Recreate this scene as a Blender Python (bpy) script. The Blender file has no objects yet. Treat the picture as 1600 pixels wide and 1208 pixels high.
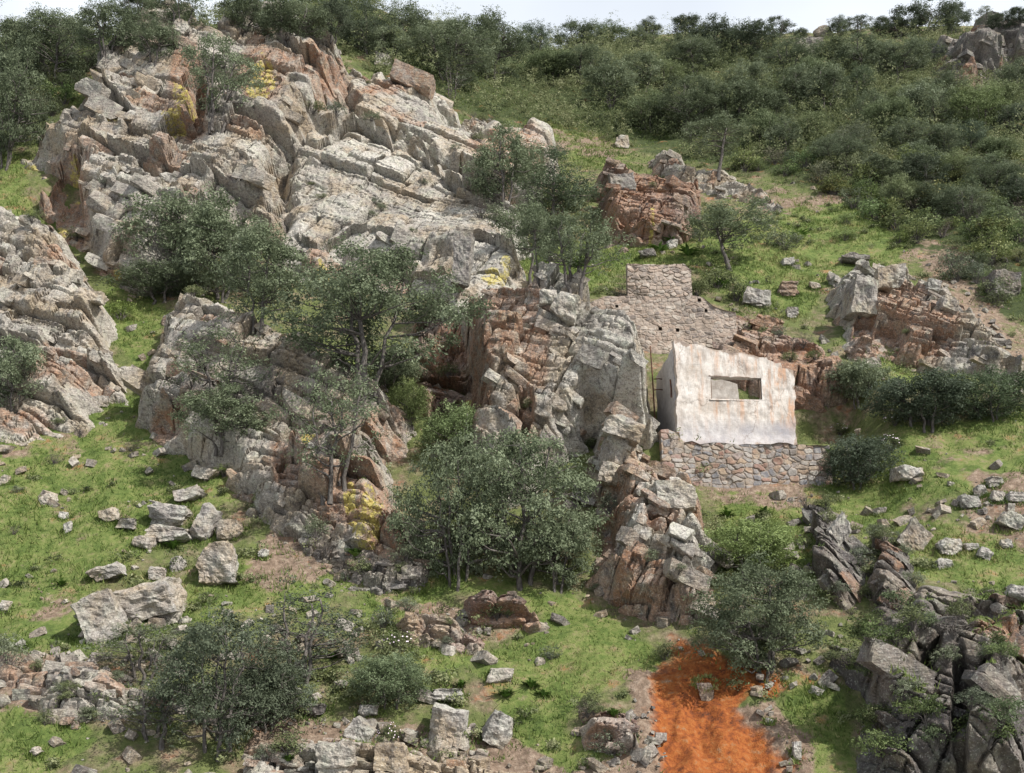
import bpy, math, random
import numpy as np
from mathutils import Vector, Matrix
from mathutils.bvhtree import BVHTree

# ------------------------------------------------------------------ camera, sky, sun, exposure
SC = bpy.context.scene
PITCH = math.radians(14.0)
FPX = 1931.0                        # focal length in pixels of the 1600 px wide photograph
cam_data = bpy.data.cameras.new('camera')
cam = bpy.data.objects.new('camera', cam_data)
SC.collection.objects.link(cam)
cam.location = (0, 0, 0)
cam.rotation_euler = (math.pi / 2 + PITCH, 0, 0)
cam_data.sensor_fit = 'HORIZONTAL'
cam_data.sensor_width = 36.0
cam_data.lens = 36.0 * FPX / 1600.0
cam_data.clip_start = 0.1
cam_data.clip_end = 5000
SC.camera = cam

SUN_TO = Vector((0.62, -0.50, 0.80)).normalized()
world = bpy.data.worlds.new("World")
SC.world = world
world.use_nodes = True
wn = world.node_tree
bg = wn.nodes['Background']
sky = wn.nodes.new('ShaderNodeTexSky')
sky.sky_type = 'NISHITA'
sky.sun_disc = False
sky.sun_elevation = math.asin(SUN_TO.z)
sky.sun_rotation = math.atan2(SUN_TO.x, SUN_TO.y)
sky.air_density = 1.0
sky.dust_density = 4.0
sky.ozone_density = 1.0
# thin bright cloud over most of the sky
tc = wn.nodes.new('ShaderNodeTexCoord')
cn = wn.nodes.new('ShaderNodeTexNoise'); cn.inputs['Scale'].default_value = 2.2; cn.inputs['Detail'].default_value = 5
wn.links.new(tc.outputs['Generated'], cn.inputs['Vector'])
cr = wn.nodes.new('ShaderNodeValToRGB')
cr.color_ramp.elements[0].position = 0.25; cr.color_ramp.elements[0].color = (0.45, 0.45, 0.45, 1)
cr.color_ramp.elements[1].position = 0.6; cr.color_ramp.elements[1].color = (0.95, 0.95, 0.95, 1)
wn.links.new(cn.outputs['Fac'], cr.inputs['Fac'])
cm = wn.nodes.new('ShaderNodeMix'); cm.data_type = 'RGBA'
sx = wn.nodes.new('ShaderNodeSeparateXYZ'); wn.links.new(tc.outputs['Generated'], sx.inputs[0])
hz = wn.nodes.new('ShaderNodeMapRange')                # the haze thins towards the zenith
hz.inputs[1].default_value = 0.50; hz.inputs[2].default_value = 0.95; hz.inputs[3].default_value = 1.0; hz.inputs[4].default_value = 0.04
wn.links.new(sx.outputs['Z'], hz.inputs[0])
hm = wn.nodes.new('ShaderNodeMath'); hm.operation = 'MULTIPLY'
wn.links.new(cr.outputs['Color'], hm.inputs[0]); wn.links.new(hz.outputs[0], hm.inputs[1])
wn.links.new(hm.outputs[0], cm.inputs[0])
wn.links.new(sky.outputs[0], cm.inputs[6])
cm.inputs[7].default_value = (7.0, 7.4, 7.9, 1)
wn.links.new(cm.outputs[2], bg.inputs[0])
bg.inputs[1].default_value = 0.12
sun_d = bpy.data.lights.new('sun', 'SUN')
sun_d.energy = 4.9
sun_d.angle = math.radians(0.6)
sun_d.color = (1.0, 0.965, 0.915)
sun = bpy.data.objects.new('sun', sun_d)
sun.rotation_euler = (-SUN_TO).to_track_quat('-Z', 'Y').to_euler()
sun.location = (40, -40, 80)
SC.collection.objects.link(sun)
SC.view_settings.view_transform = 'Standard'
SC.view_settings.look = 'None'
SC.view_settings.gamma = 1.0
SC.view_settings.use_curve_mapping = False
SC.view_settings.exposure = 0.31
SC.cycles.max_bounces = 6
SC.cycles.diffuse_bounces = 3
SC.cycles.transparent_max_bounces = 4

# ------------------------------------------------------------------ small helpers
COL = SC.collection
CP, SP = math.cos(PITCH), math.sin(PITCH)

def project(P):
    """world points (N,3) -> photograph pixels and depth"""
    x, y, z = P[:, 0], P[:, 1], P[:, 2]
    d = y * CP + z * SP
    up = -y * SP + z * CP
    return 800 + FPX * x / d, 604 - FPX * up / d, d

def ray(px, py):
    a, b = (px - 800) / FPX, (604 - py) / FPX
    return Vector((a, CP - b * SP, SP + b * CP)).normalized()

def tag(o, label=None, cat=None, group=None, kind=None):
    if label: o['label'] = label
    if cat: o['category'] = cat
    if group: o['group'] = group
    if kind: o['kind'] = kind
    return o

def make_mesh(name, V, F, attrs=None, smooth=False):
    """V (N,3); F list of arrays of quads (M,4) and/or triangles (M,3)"""
    me = bpy.data.meshes.new(name)
    if not isinstance(F, (list, tuple)): F = [F]
    F = [np.asarray(f, dtype=np.int32) for f in F if len(f)]
    V = np.asarray(V, dtype=np.float32)
    me.vertices.add(len(V))
    me.vertices.foreach_set('co', V.ravel())
    nl = sum(f.size for f in F); nf = sum(len(f) for f in F)
    me.loops.add(nl)
    me.loops.foreach_set('vertex_index', np.concatenate([f.ravel() for f in F]))
    me.polygons.add(nf)
    st, s = [], 0
    for f in F:
        k = f.shape[1]
        st.append(s + np.arange(len(f)) * k); s += f.size
    me.polygons.foreach_set('loop_start', np.concatenate(st).astype(np.int32))
    me.polygons.foreach_set('use_smooth', np.full(nf, smooth))
    me.update(calc_edges=True)
    for k, v in (attrs or {}).items():
        a = me.attributes.new(k, 'FLOAT', 'POINT')
        a.data.foreach_set('value', np.asarray(v, dtype=np.float32))
    return me

def link(name, me, mat=None, parent=None):
    o = bpy.data.objects.new(name, me)
    COL.objects.link(o)
    if mat is not None and not me.materials: me.materials.append(mat)
    if parent is not None: o.parent = parent
    return o

def empty(name, loc=(0, 0, 0)):
    o = bpy.data.objects.new(name, None)
    o.empty_display_size = 0.3
    COL.objects.link(o)
    o.location = loc
    return o

# ------------------------------------------------------------------ numpy noise
def h3(ix, iy, iz, seed=0):
    n = (ix.astype(np.int64) * 374761393 + iy.astype(np.int64) * 668265263 + iz.astype(np.int64) * 1274126177 + seed * 974634667) & 0xFFFFFFFF
    n = ((n ^ (n >> 13)) * 1274126177) & 0xFFFFFFFF
    n = ((n ^ (n >> 16)) * 2246822519) & 0xFFFFFFFF
    n = n ^ (n >> 15)
    return (n & 0xFFFFFF) / float(0x1000000)

def vnoise(P, seed=0):
    i = np.floor(P).astype(np.int64); f = P - i
    f = f * f * (3 - 2 * f)
    r = 0
    for dx in (0, 1):
        wx = f[:, 0] if dx else 1 - f[:, 0]
        for dy in (0, 1):
            wy = f[:, 1] if dy else 1 - f[:, 1]
            for dz in (0, 1):
                wz = f[:, 2] if dz else 1 - f[:, 2]
                r = r + wx * wy * wz * h3(i[:, 0] + dx, i[:, 1] + dy, i[:, 2] + dz, seed)
    return r * 2 - 1

def fbm(P, scale, octaves=4, seed=0, gain=0.5):
    s, a, t = 0, 1.0, 0
    Q = np.asarray(P, dtype=np.float64) / scale
    for k in range(octaves):
        s = s + a * vnoise(Q + 17.3 * k, seed + k); t += a
        a *= gain; Q = Q * 2.03
    return s / t * 1.6

def smooth(a, b, x):
    t = np.clip((x - a) / (b - a), 0, 1)
    return t * t * (3 - 2 * t)

def poly_sd(px, py, poly):
    """signed distance in pixels, positive inside"""
    p = np.asarray(poly, float); n = len(p)
    best = np.full(px.shape, 1e9); inside = np.zeros(px.shape, bool)
    for i in range(n):
        x0, y0 = p[i]; x1, y1 = p[(i + 1) % n]
        ex, ey = x1 - x0, y1 - y0
        t = np.clip(((px - x0) * ex + (py - y0) * ey) / (ex * ex + ey * ey + 1e-9), 0, 1)
        d = (px - x0 - t * ex) ** 2 + (py - y0 - t * ey) ** 2
        best = np.minimum(best, d)
        c = ((y0 > py) != (y1 > py))
        with np.errstate(divide='ignore', invalid='ignore'):
            xi = ex * (py - y0) / (ey if ey != 0 else 1e-9) + x0
        inside ^= c & (px < xi)
    return np.where(inside, 1, -1) * np.sqrt(best)

# ------------------------------------------------------------------ the hillside as a height function
HX0, HX1, HY0, HZ = 5.6, 13.2, 46.0, 9.32        # the house terrace
PITS = []                                        # hollows under the overhangs: x, y, rx, ry, depth
def height(x, y, detail=True):
    yr = np.interp(x, [-60, -30, -6, 5, 17, 40, 60, 100], [93, 95, 115, 134, 143, 142, 145, 152])
    s = 4.0
    ye = yr - s * np.logaddexp(0, (yr - y) / s)
    left = smooth(6, -18, x)
    z = 0.77 * ye - 26.1 + left * 9.5 * smooth(52, 98, ye) - 0.12 * np.maximum(0, y - yr)
    P = np.stack([x, y, np.zeros_like(x)], 1)
    nw = 1 - smooth(4.0, 6.5, x) * smooth(18, 14, x) * smooth(36, 42, y) * smooth(55, 50, y)
    z = z + nw * (0.9 * fbm(P, 14, 2, 3) + 0.25 * fbm(P, 3.5, 2, 9))
    # the hill is cut down in front of the retaining wall and levelled behind it
    wx = smooth(4.6, 6.0, x) * smooth(15.5, 12.4, x)
    yh = y - 0.0875 * (x - 5.9)
    z = z - wx * smooth(37.5, 45.0, yh) * smooth(46.05, 45.8, yh) * 1.6
    lvl = smooth(HX0 - 1.0, HX0, x) * smooth(HX1 + 2.4, HX1, x) * smooth(45.75, 45.95, yh) * smooth(51.6, 50.2, yh)
    z = z * (1 - lvl) + HZ * lvl
    for (qx, qy, rx, ry, dep) in PITS:
        z = z - dep * smooth(1.25, 0.7, np.hypot((x - qx) / rx, (y - qy) / ry))
    if detail:
        z = z + (0.10 * fbm(P, 1.1, 3, 21)) * (1 - lvl)
    return z

def terrain_pt(px, py):
    """first meeting of a photograph pixel's line of sight with the bare hillside"""
    r = ray(px, py)
    ys = np.geomspace(24, 230, 500)
    t = ys / r.y
    f = r.z * t - height(r.x * t, ys, False)
    k = np.where(f < 0)[0]
    if len(k) == 0: return None
    k = k[0]
    if k == 0: tt = t[0]
    else: tt = t[k - 1] + (t[k] - t[k - 1]) * f[k - 1] / (f[k - 1] - f[k])
    return Vector((r.x * tt, r.y * tt, r.z * tt))

_pits = []
for (cx, cy, rx, ry, dep) in ((92, 318, 1.9, 2.6, 3.2), (690, 560, 1.5, 2.2, 2.2), (715, 640, 1.0, 1.4, 1.4)):
    q = terrain_pt(cx, cy); _pits.append((q.x, q.y, rx, ry, dep))
PITS.extend(_pits)

# ------------------------------------------------------------------ node helpers
class NT:
    def __init__(s, name):
        s.m = bpy.data.materials.new(name); s.m.use_nodes = True
        s.t = s.m.node_tree; s.b = s.t.nodes['Principled BSDF']
        s.b.inputs['Roughness'].default_value = 0.9
        s.b.inputs['Specular IOR Level'].default_value = 0.2
        s.pos = s.t.nodes.new('ShaderNodeNewGeometry').outputs['Position']
    def n(s, typ, **kw):
        nd = s.t.nodes.new(typ)
        for k, v in kw.items(): setattr(nd, k, v)
        return nd
    def put(s, sock, v):
        if isinstance(v, bpy.types.NodeSocket): s.t.links.new(v, sock)
        else:
            if isinstance(v, tuple) and len(v) == 3 and sock.type == 'RGBA': v = (*v, 1)
            sock.default_value = v
    def attr(s, name):
        return s.n('ShaderNodeAttribute', attribute_name=name).outputs['Fac']
    def mapping(s, scale, rot=(0, 0, 0), vec=None):
        nd = s.n('ShaderNodeMapping'); s.put(nd.inputs['Vector'], vec or s.pos)
        nd.inputs['Scale'].default_value = scale; nd.inputs['Rotation'].default_value = rot
        return nd.outputs[0]
    def noise(s, scale, detail=4, rough=0.55, vec=None, dist=0.0):
        nd = s.n('ShaderNodeTexNoise'); s.put(nd.inputs['Vector'], vec or s.pos)
        nd.inputs['Scale'].default_value = scale; nd.inputs['Detail'].default_value = detail
        nd.inputs['Roughness'].default_value = rough; nd.inputs['Distortion'].default_value = dist
        return nd.outputs['Fac']
    def voro(s, scale, feature='F1', out='Distance', vec=None):
        nd = s.n('ShaderNodeTexVoronoi', feature=feature); s.put(nd.inputs['Vector'], vec or s.pos)
        nd.inputs['Scale'].default_value = scale
        return nd.outputs[out]
    def ramp(s, fac, stops):
        nd = s.n('ShaderNodeValToRGB'); s.put(nd.inputs['Fac'], fac)
        e = nd.color_ramp.elements
        while len(e) < len(stops): e.new(0.5)
        for el, (p, c) in zip(e, stops):
            el.position = p
            el.color = (*c, 1) if isinstance(c, tuple) else (c, c, c, 1)
        return nd.outputs['Color']
    def mix(s, fac, a, b, blend='MIX'):
        nd = s.n('ShaderNodeMix', data_type='RGBA', blend_type=blend)
        s.put(nd.inputs[0], fac); s.put(nd.inputs[6], a); s.put(nd.inputs[7], b)
        return nd.outputs[2]
    def math(s, op, a, b=0.0, c=None, clamp=False):
        nd = s.n('ShaderNodeMath', operation=op, use_clamp=clamp)
        s.put(nd.inputs[0], a); s.put(nd.inputs[1], b)
        if c is not None: s.put(nd.inputs[2], c)
        return nd.outputs[0]
    def bump(s, h, strength=0.5, dist=0.05):
        nd = s.n('ShaderNodeBump'); s.put(nd.inputs['Height'], h)
        nd.inputs['Strength'].default_value = strength; nd.inputs['Distance'].default_value = dist
        s.t.links.new(nd.outputs[0], s.b.inputs['Normal'])
    def color(s, c): s.put(s.b.inputs['Base Color'], c)

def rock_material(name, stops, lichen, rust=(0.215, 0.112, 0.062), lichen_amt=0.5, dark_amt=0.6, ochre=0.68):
    m = NT(name)
    tone = m.attr('tone')
    big = m.noise(0.55, 4, 0.6)
    v = m.math('ADD', m.math('MULTIPLY', tone, 0.55), m.math('MULTIPLY', big, 0.5))
    c = m.ramp(v, stops)
    # pale crustose lichen
    l = m.noise(1.7, 6, 0.65, dist=0.4)
    c = m.mix(m.math('MULTIPLY', m.ramp(l, [(0.47, 0.0), (0.62, 1.0)]), lichen_amt), c, lichen)
    oc = m.noise(0.42, 5, 0.62)
    c = m.mix(m.math('MULTIPLY', m.ramp(oc, [(0.48, 0.0), (0.62, 1.0)]), ochre), c, m.mix(m.noise(4.0, 4), (0.24, 0.165, 0.095), (0.42, 0.325, 0.20)))
    # rust and fresh faces
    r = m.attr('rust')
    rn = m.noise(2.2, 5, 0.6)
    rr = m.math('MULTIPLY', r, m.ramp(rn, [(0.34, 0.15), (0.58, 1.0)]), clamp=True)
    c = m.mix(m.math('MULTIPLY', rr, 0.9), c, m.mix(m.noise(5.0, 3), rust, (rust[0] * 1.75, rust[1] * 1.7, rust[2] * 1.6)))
    # dark lichen and water streaks
    d = m.noise(2.6, 7, 0.72, vec=m.mapping((1, 1, 0.45)))
    c = m.mix(m.math('MULTIPLY', m.ramp(d, [(0.53, 0.0), (0.66, 1.0)]), dark_amt), c, (0.075, 0.07, 0.07))
    pk = m.noise(1.1, 5, 0.6)
    c = m.mix(m.ramp(pk, [(0.5, 0.0), (0.68, 0.38)]), c, (0.38, 0.32, 0.265))
    sp = m.noise(8.0, 5, 0.75)
    c = m.mix(m.ramp(sp, [(0.34, 0.75), (0.52, 0.0)]), c, (0.10, 0.085, 0.075))
    sp2 = m.noise(16.0, 3, 0.6)
    c = m.mix(m.ramp(sp2, [(0.56, 0.0), (0.72, 0.5)]), c, (0.62, 0.60, 0.54))
    # yellow lichen
    y = m.attr('yellow')
    yn = m.noise(3.4, 6, 0.7)
    c = m.mix(m.ramp(m.math('MULTIPLY', y, m.math('ADD', yn, 0.07)), [(0.50, 0.0), (0.60, 0.8)]), c, m.ramp(m.noise(9, 4), [(0.35, (0.34, 0.27, 0.06)), (0.65, (0.58, 0.51, 0.14))]))
    # moss and grass on the ledges
    g = m.attr('moss')
    gn = m.noise(4.0, 5, 0.7)
    c = m.mix(m.ramp(m.math('MULTIPLY', g, m.math('ADD', gn, 0.4)), [(0.42, 0.0), (0.6, 1.0)]), c, m.ramp(m.noise(12, 4), [(0.3, (0.045, 0.07, 0.018)), (0.7, (0.13, 0.155, 0.045))]))
    fg = m.noise(26.0, 4, 0.75)
    c = m.mix(m.ramp(fg, [(0.36, 0.6), (0.5, 0.0)]), c, (0.09, 0.08, 0.075))
    m.color(c)
    st = m.noise(3.2, 6, 0.6, vec=m.mapping((0.55, 0.8, 2.2), (0, math.radians(28), 0)))
    hgt = m.math('ADD', m.math('MULTIPLY', st, 1.0), m.math('MULTIPLY', m.noise(9, 5, 0.7), 0.6))
    m.bump(hgt, 0.85, 0.12)
    return m.m

GREY = [(0.25, (0.13, 0.12, 0.112)), (0.42, (0.29, 0.268, 0.24)), (0.6, (0.39, 0.365, 0.32)), (0.8, (0.52, 0.495, 0.44))]
M_ROCK = rock_material('quartzite', GREY, (0.43, 0.44, 0.345), lichen_amt=0.6, dark_amt=0.85)
M_WARM = rock_material('warm_quartzite', [(0.25, (0.135, 0.122, 0.11)), (0.45, (0.285, 0.256, 0.222)), (0.65, (0.39, 0.360, 0.312)), (0.85, (0.51, 0.482, 0.425))], (0.42, 0.425, 0.335), lichen_amt=0.55, dark_amt=0.8)
M_DARK = rock_material('dark_slate', [(0.25, (0.036, 0.032, 0.031)), (0.45, (0.078, 0.069, 0.066)), (0.65, (0.13, 0.119, 0.112)), (0.85, (0.24, 0.224, 0.208))], (0.24, 0.25, 0.20), lichen_amt=0.5, dark_amt=0.8, ochre=0.25)  # dark slate; the lower right crag's shade is partly put into this colour
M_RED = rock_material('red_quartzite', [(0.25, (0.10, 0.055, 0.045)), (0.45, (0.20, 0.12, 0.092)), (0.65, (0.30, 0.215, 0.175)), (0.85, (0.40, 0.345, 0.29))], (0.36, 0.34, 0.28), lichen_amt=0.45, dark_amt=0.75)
M_PALE = rock_material('pale_stone', [(0.25, (0.21, 0.195, 0.18)), (0.45, (0.33, 0.31, 0.285)), (0.65, (0.43, 0.41, 0.37)), (0.85, (0.54, 0.52, 0.48))], (0.40, 0.415, 0.34), lichen_amt=0.5, dark_amt=0.75)

# ------------------------------------------------------------------ land cover: drawn once as a map on the hill's face
MW, MH = 400, 302
_gx, _gy = np.meshgrid((np.arange(MW) + 0.5) * 4, (np.arange(MH) + 0.5) * 4)
def zone(polys, soft=18):
    r = np.zeros((MH, MW))
    for poly, wgt in polys:
        r = np.maximum(r, wgt * smooth(-soft, soft, poly_sd(_gx, _gy, poly)))
    return r
GRASS = zone([
    ([(0, 655), (90, 650), (240, 615), (330, 700), (390, 770), (300, 800), (230, 850), (130, 930), (0, 1000)], 1.0),
    ([(170, 430), (250, 480), (240, 520), (250, 600), (200, 560), (160, 480)], 1.0),
    ([(0, 230), (50, 245), (40, 310), (130, 370), (180, 420), (90, 380), (0, 330)], 0.9),
    ([(60, 140), (130, 145), (125, 165), (70, 175)], 0.8),
    ([(800, 370), (960, 372), (1090, 375), (1100, 410), (980, 425), (900, 470), (820, 440)], 1.0),
    ([(1060, 380), (1220, 320), (1330, 300), (1450, 400), (1300, 440), (1250, 500), (1130, 470)], 0.7),
    ([(820, 190), (960, 215), (1000, 270), (900, 260)], 0.6),
    ([(1340, 700), (1400, 670), (1610, 640), (1610, 760), (1480, 770), (1420, 800), (1610, 860), (1610, 940), (1430, 890), (1280, 790), (1240, 770)], 1.0),
    ([(1320, 540), (1480, 570), (1600, 560), (1600, 600), (1400, 600)], 0.6),
    ([(1110, 770), (1250, 770), (1290, 860), (1270, 930), (1200, 860), (1130, 850)], 0.8),
    ([(880, 920), (960, 970), (1020, 1030), (980, 1060), (900, 1100), (880, 1140), (1000, 1175), (960, 1208), (840, 1195), (780, 1100), (740, 1040), (800, 1000), (850, 980)], 1.2),
    ([(1220, 1060), (1310, 1080), (1340, 1208), (1260, 1208), (1230, 1140)], 1.1),
    ([(100, 930), (250, 940), (300, 900), (400, 850), (470, 850), (560, 900), (500, 960), (380, 960), (250, 1000), (0, 1030), (0, 960)], 0.75),
    ([(0, 1110), (120, 1095), (140, 1160), (80, 1208), (0, 1208)], 0.9),
    ([(560, 880), (720, 890), (900, 940), (860, 960), (700, 920), (640, 1040), (560, 960)], 0.85),
    ([(660, 1000), (760, 1010), (700, 1060), (640, 1040)], 0.8),
    ([(520, 560), (600, 590), (640, 640), (600, 620), (540, 585)], 1.0),
    ([(300, 240), (350, 260), (340, 280), (300, 265)], 0.8),
    ([(770, 445), (850, 455), (840, 490), (770, 480)], 0.7),
    ([(1200, 90), (1200, 91), (1201, 91)], 0.1),
])
SOIL = zone([
    ([(430, 830), (500, 850), (520, 890), (420, 920), (380, 880)], 0.9),
    ([(0, 1020), (150, 1030), (180, 1090), (60, 1120), (0, 1110)], 1.0),
    ([(400, 1110), (560, 1130), (760, 1150), (860, 1180), (900, 1215), (380, 1215)], 1.0),
    ([(1530, 730), (1610, 740), (1610, 860), (1500, 830)], 0.7),
    ([(1400, 370), (1480, 390), (1610, 540), (1610, 600), (1500, 520)], 0.6),
    ([(1180, 300), (1330, 300), (1340, 320), (1200, 340)], 0.6),
    ([(970, 1040), (1050, 1030), (1050, 1215), (880, 1215), (1000, 1160)], 1.0),
    ([(1080, 1090), (1200, 1100), (1260, 1150), (1270, 1215), (1100, 1215)], 0.9),
    ([(100, 680), (140, 690), (130, 780), (90, 790)], 0.35),
    ([(1080, 740), (1270, 750), (1260, 800), (1120, 780)], 0.8),
    ([(600, 940), (780, 950), (760, 1010), (680, 1000)], 0.8),
    ([(0, 700), (60, 700), (50, 730), (0, 735)], 0.4), ([(185, 690), (235, 690), (240, 740), (190, 735)], 0.4),
    ([(190, 780), (220, 780), (215, 820), (190, 815)], 0.5), ([(60, 930), (120, 935), (110, 985), (40, 980)], 0.45), ([(560, 860), (660, 880), (640, 930), (520, 910)], 0.6),
    ([(1450, 700), (1560, 705), (1540, 730), (1440, 720)], 0.45), ([(1400, 790), (1470, 790), (1490, 830), (1420, 830)], 0.45),
    ([(840, 200), (990, 225), (960, 250), (860, 230)], 0.6),
])
ORANGE = zone([
    ([(1020, 1045), (1060, 1025), (1110, 1025), (1190, 1040), (1200, 1075), (1150, 1085), (1160, 1110), (1200, 1150), (1225, 1230), (1035, 1230), (1020, 1120)], 1.0),
], 34)
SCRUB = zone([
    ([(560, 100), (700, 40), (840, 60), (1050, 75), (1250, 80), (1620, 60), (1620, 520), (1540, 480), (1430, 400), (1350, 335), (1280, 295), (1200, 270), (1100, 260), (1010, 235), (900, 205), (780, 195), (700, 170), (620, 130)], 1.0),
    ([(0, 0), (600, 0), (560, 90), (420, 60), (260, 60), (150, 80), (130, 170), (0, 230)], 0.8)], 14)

CLUTTER = zone([
    ([(130, 950), (420, 900), (560, 880), (720, 920), (740, 1000), (660, 1100), (440, 1120), (400, 1215), (60, 1215), (100, 1040)], 1.0),
    ([(1105, 800), (1240, 790), (1280, 900), (1290, 1030), (1230, 1080), (1110, 1060)], 0.9),
    ([(390, 830), (640, 880), (720, 940), (560, 960), (420, 900)], 0.6),
    ([(1290, 930), (1420, 800), (1480, 920), (1345, 1000), (1330, 1215), (1290, 1100)], 0.7),
    ([(640, 590), (740, 700), (700, 740), (600, 680), (560, 600)], 0.9),
    ([(1060, 440), (1160, 440), (1320, 560), (1400, 560), (1400, 640), (1260, 660), (1330, 600), (1150, 480)], 0.8),
    ([(1200, 320), (1400, 330), (1600, 420), (1600, 560), (1420, 430), (1250, 420)], 0.55), ([(1040, 390), (1160, 390), (1300, 420), (1260, 480), (1120, 460)], 0.6),
    ([(900, 240), (1010, 235), (1130, 290), (1000, 270)], 0.5), ([(380, 1090), (900, 1100), (900, 1215), (380, 1215)], 0.35)], 22)

def cover(mask, px, py):
    i = np.clip((px / 4).astype(int), 0, MW - 1); j = np.clip((py / 4).astype(int), 0, MH - 1)
    return mask[j, i]

# ------------------------------------------------------------------ hillside sheet
def build_hill():
    ys = np.concatenate([np.geomspace(17, 52, 560), np.geomspace(52, 240, 440)[1:]])
    az = np.linspace(-0.72, 0.72, 760)
    Y, A = np.meshgrid(ys, az, indexing='ij')
    X = Y * A
    x, y = X.ravel(), Y.ravel()
    z = height(x, y)
    V = np.stack([x, y, z], 1)
    px, py, d = project(V)
    px = px + 14 * fbm(V, 1.2, 3, 40); py = py + 14 * fbm(V, 1.2, 3, 41)
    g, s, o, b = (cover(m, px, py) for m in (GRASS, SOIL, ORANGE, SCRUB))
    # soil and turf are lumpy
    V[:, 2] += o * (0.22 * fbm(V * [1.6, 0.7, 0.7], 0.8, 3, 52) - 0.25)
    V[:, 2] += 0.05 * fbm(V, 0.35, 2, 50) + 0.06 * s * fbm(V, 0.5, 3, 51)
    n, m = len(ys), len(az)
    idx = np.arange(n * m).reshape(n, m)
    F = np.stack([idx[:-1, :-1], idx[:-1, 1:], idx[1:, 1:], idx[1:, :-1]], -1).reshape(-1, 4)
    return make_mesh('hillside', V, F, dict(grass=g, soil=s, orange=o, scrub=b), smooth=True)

m = NT('hill_ground')
n1 = m.noise(0.9, 6, 0.65); n2 = m.noise(5.0, 6, 0.7); n3 = m.noise(0.25, 3)
soil = m.ramp(n2, [(0.3, (0.10, 0.072, 0.05)), (0.5, (0.20, 0.145, 0.105)), (0.7, (0.34, 0.27, 0.205))])
turf = m.ramp(m.math('ADD', m.math('MULTIPLY', n1, 0.6), m.math('MULTIPLY', n2, 0.4)),
              [(0.36, (0.048, 0.074, 0.018)), (0.45, (0.092, 0.132, 0.032)), (0.53, (0.148, 0.175, 0.054)), (0.62, (0.22, 0.185, 0.10))])
base = m.mix(m.ramp(n1, [(0.46, 0.0), (0.64, 0.9)]), m.ramp(n2, [(0.3, (0.06, 0.08, 0.025)), (0.7, (0.15, 0.17, 0.06))]), soil)
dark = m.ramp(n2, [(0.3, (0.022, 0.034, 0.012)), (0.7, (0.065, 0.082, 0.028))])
gg = m.ramp(m.math('ADD', m.attr('grass'), m.math('MULTIPLY', m.math('SUBTRACT', n1, 0.5), 1.6)), [(0.3, 0.0), (0.55, 1.0)])
ss = m.ramp(m.math('ADD', m.math('ADD', m.attr('soil'), 0.06), m.math('MULTIPLY', m.math('SUBTRACT', m.noise(0.7, 6, 0.7), 0.5), 2.2)), [(0.35, 0.0), (0.6, 1.0)])
oo = m.ramp(m.math('ADD', m.attr('orange'), m.math('MULTIPLY', m.math('SUBTRACT', n1, 0.5), 2.0)), [(0.22, 0.0), (0.42, 0.6), (0.62, 1.0)])
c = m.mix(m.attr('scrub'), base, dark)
c = m.mix(gg, c, turf)
c = m.mix(ss, c, soil)
c = m.mix(oo, c, m.ramp(m.math('ADD', m.math('MULTIPLY', n2, 0.6), m.math('MULTIPLY', n1, 0.4)), [(0.37, (0.07, 0.030, 0.018)), (0.44, (0.17, 0.052, 0.018)), (0.50, (0.27, 0.080, 0.021)), (0.56, (0.32, 0.112, 0.030)), (0.63, (0.27, 0.15, 0.08)), (0.72, (0.30, 0.24, 0.19))]))
m.color(c)
m.bump(m.math('ADD', n2, m.math('MULTIPLY', m.noise(18, 4, 0.7), 0.5)), 0.9, 0.10)
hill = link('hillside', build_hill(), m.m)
tag(hill, 'steep grassy and rocky hillside with a bare orange soil streak', kind='structure')

# ------------------------------------------------------------------ rock outcrops
def strata(a, b, seed, tmin, tmax, wmin, wmax):
    """jointed beds: a along the bedding, b across it -> ids, distance to joints, place inside the block"""
    rng = np.random.RandomState(seed)
    lo, hi = b.min() - 3, b.max() + 3
    edges = [lo]
    while edges[-1] < hi: edges.append(edges[-1] + tmin + (tmax - tmin) * rng.rand() ** 1.6)
    edges = np.array(edges)
    L = np.clip(np.searchsorted(edges, b) - 1, 0, len(edges) - 2)
    bl, bh = edges[L], edges[L + 1]
    wl = (wmin + (wmax - wmin) * rng.rand(len(edges)))[L]
    q = a / wl + (rng.rand(len(edges)) * 50)[L]
    i = np.floor(q)
    jit = lambda k: k + 0.6 * (h3(k, L, L * 0, seed + 5) - 0.5)
    i = np.where(q < jit(i), i - 1, i)
    i = np.where(q >= jit(i + 1), i + 1, i)
    l, r = jit(i), jit(i + 1)
    da = np.minimum(q - l, r - q) * wl
    db = np.minimum(b - bl, bh - b)
    ca = (q - (l + r) / 2) * wl
    cb = b - (bl + bh) / 2
    H = lambda s: h3(i, L, L * 0, seed + s)
    return L, i, da, db, ca, cb, H, h3(L, L * 0, L * 0, seed + 77), bh - bl

_CUBE = {}
def cube_grid(n):
    if n not in _CUBE:
        g = np.linspace(-1, 1, n + 1); P, F = [], []
        for ax in range(3):
            for sg in (-1, 1):
                A, Bq = np.meshgrid(g, g, indexing='ij')
                p = np.zeros((A.size, 3)); p[:, ax] = sg; p[:, (ax + 1) % 3] = A.ravel(); p[:, (ax + 2) % 3] = Bq.ravel()
                i = np.arange(A.size).reshape(n + 1, n + 1) + len(P) * (n + 1) ** 2
                q = np.stack([i[:-1, :-1], i[1:, :-1], i[1:, 1:], i[:-1, 1:]], -1).reshape(-1, 4)
                P.append(p); F.append(q if sg > 0 else q[:, ::-1])
        P = np.concatenate(P); F = np.concatenate(F)
        u, inv = np.unique(np.round(P * 1000).astype(int), axis=0, return_inverse=True)
        _CUBE[n] = (u / 1000.0, inv.ravel()[F])
    return _CUBE[n]

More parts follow.
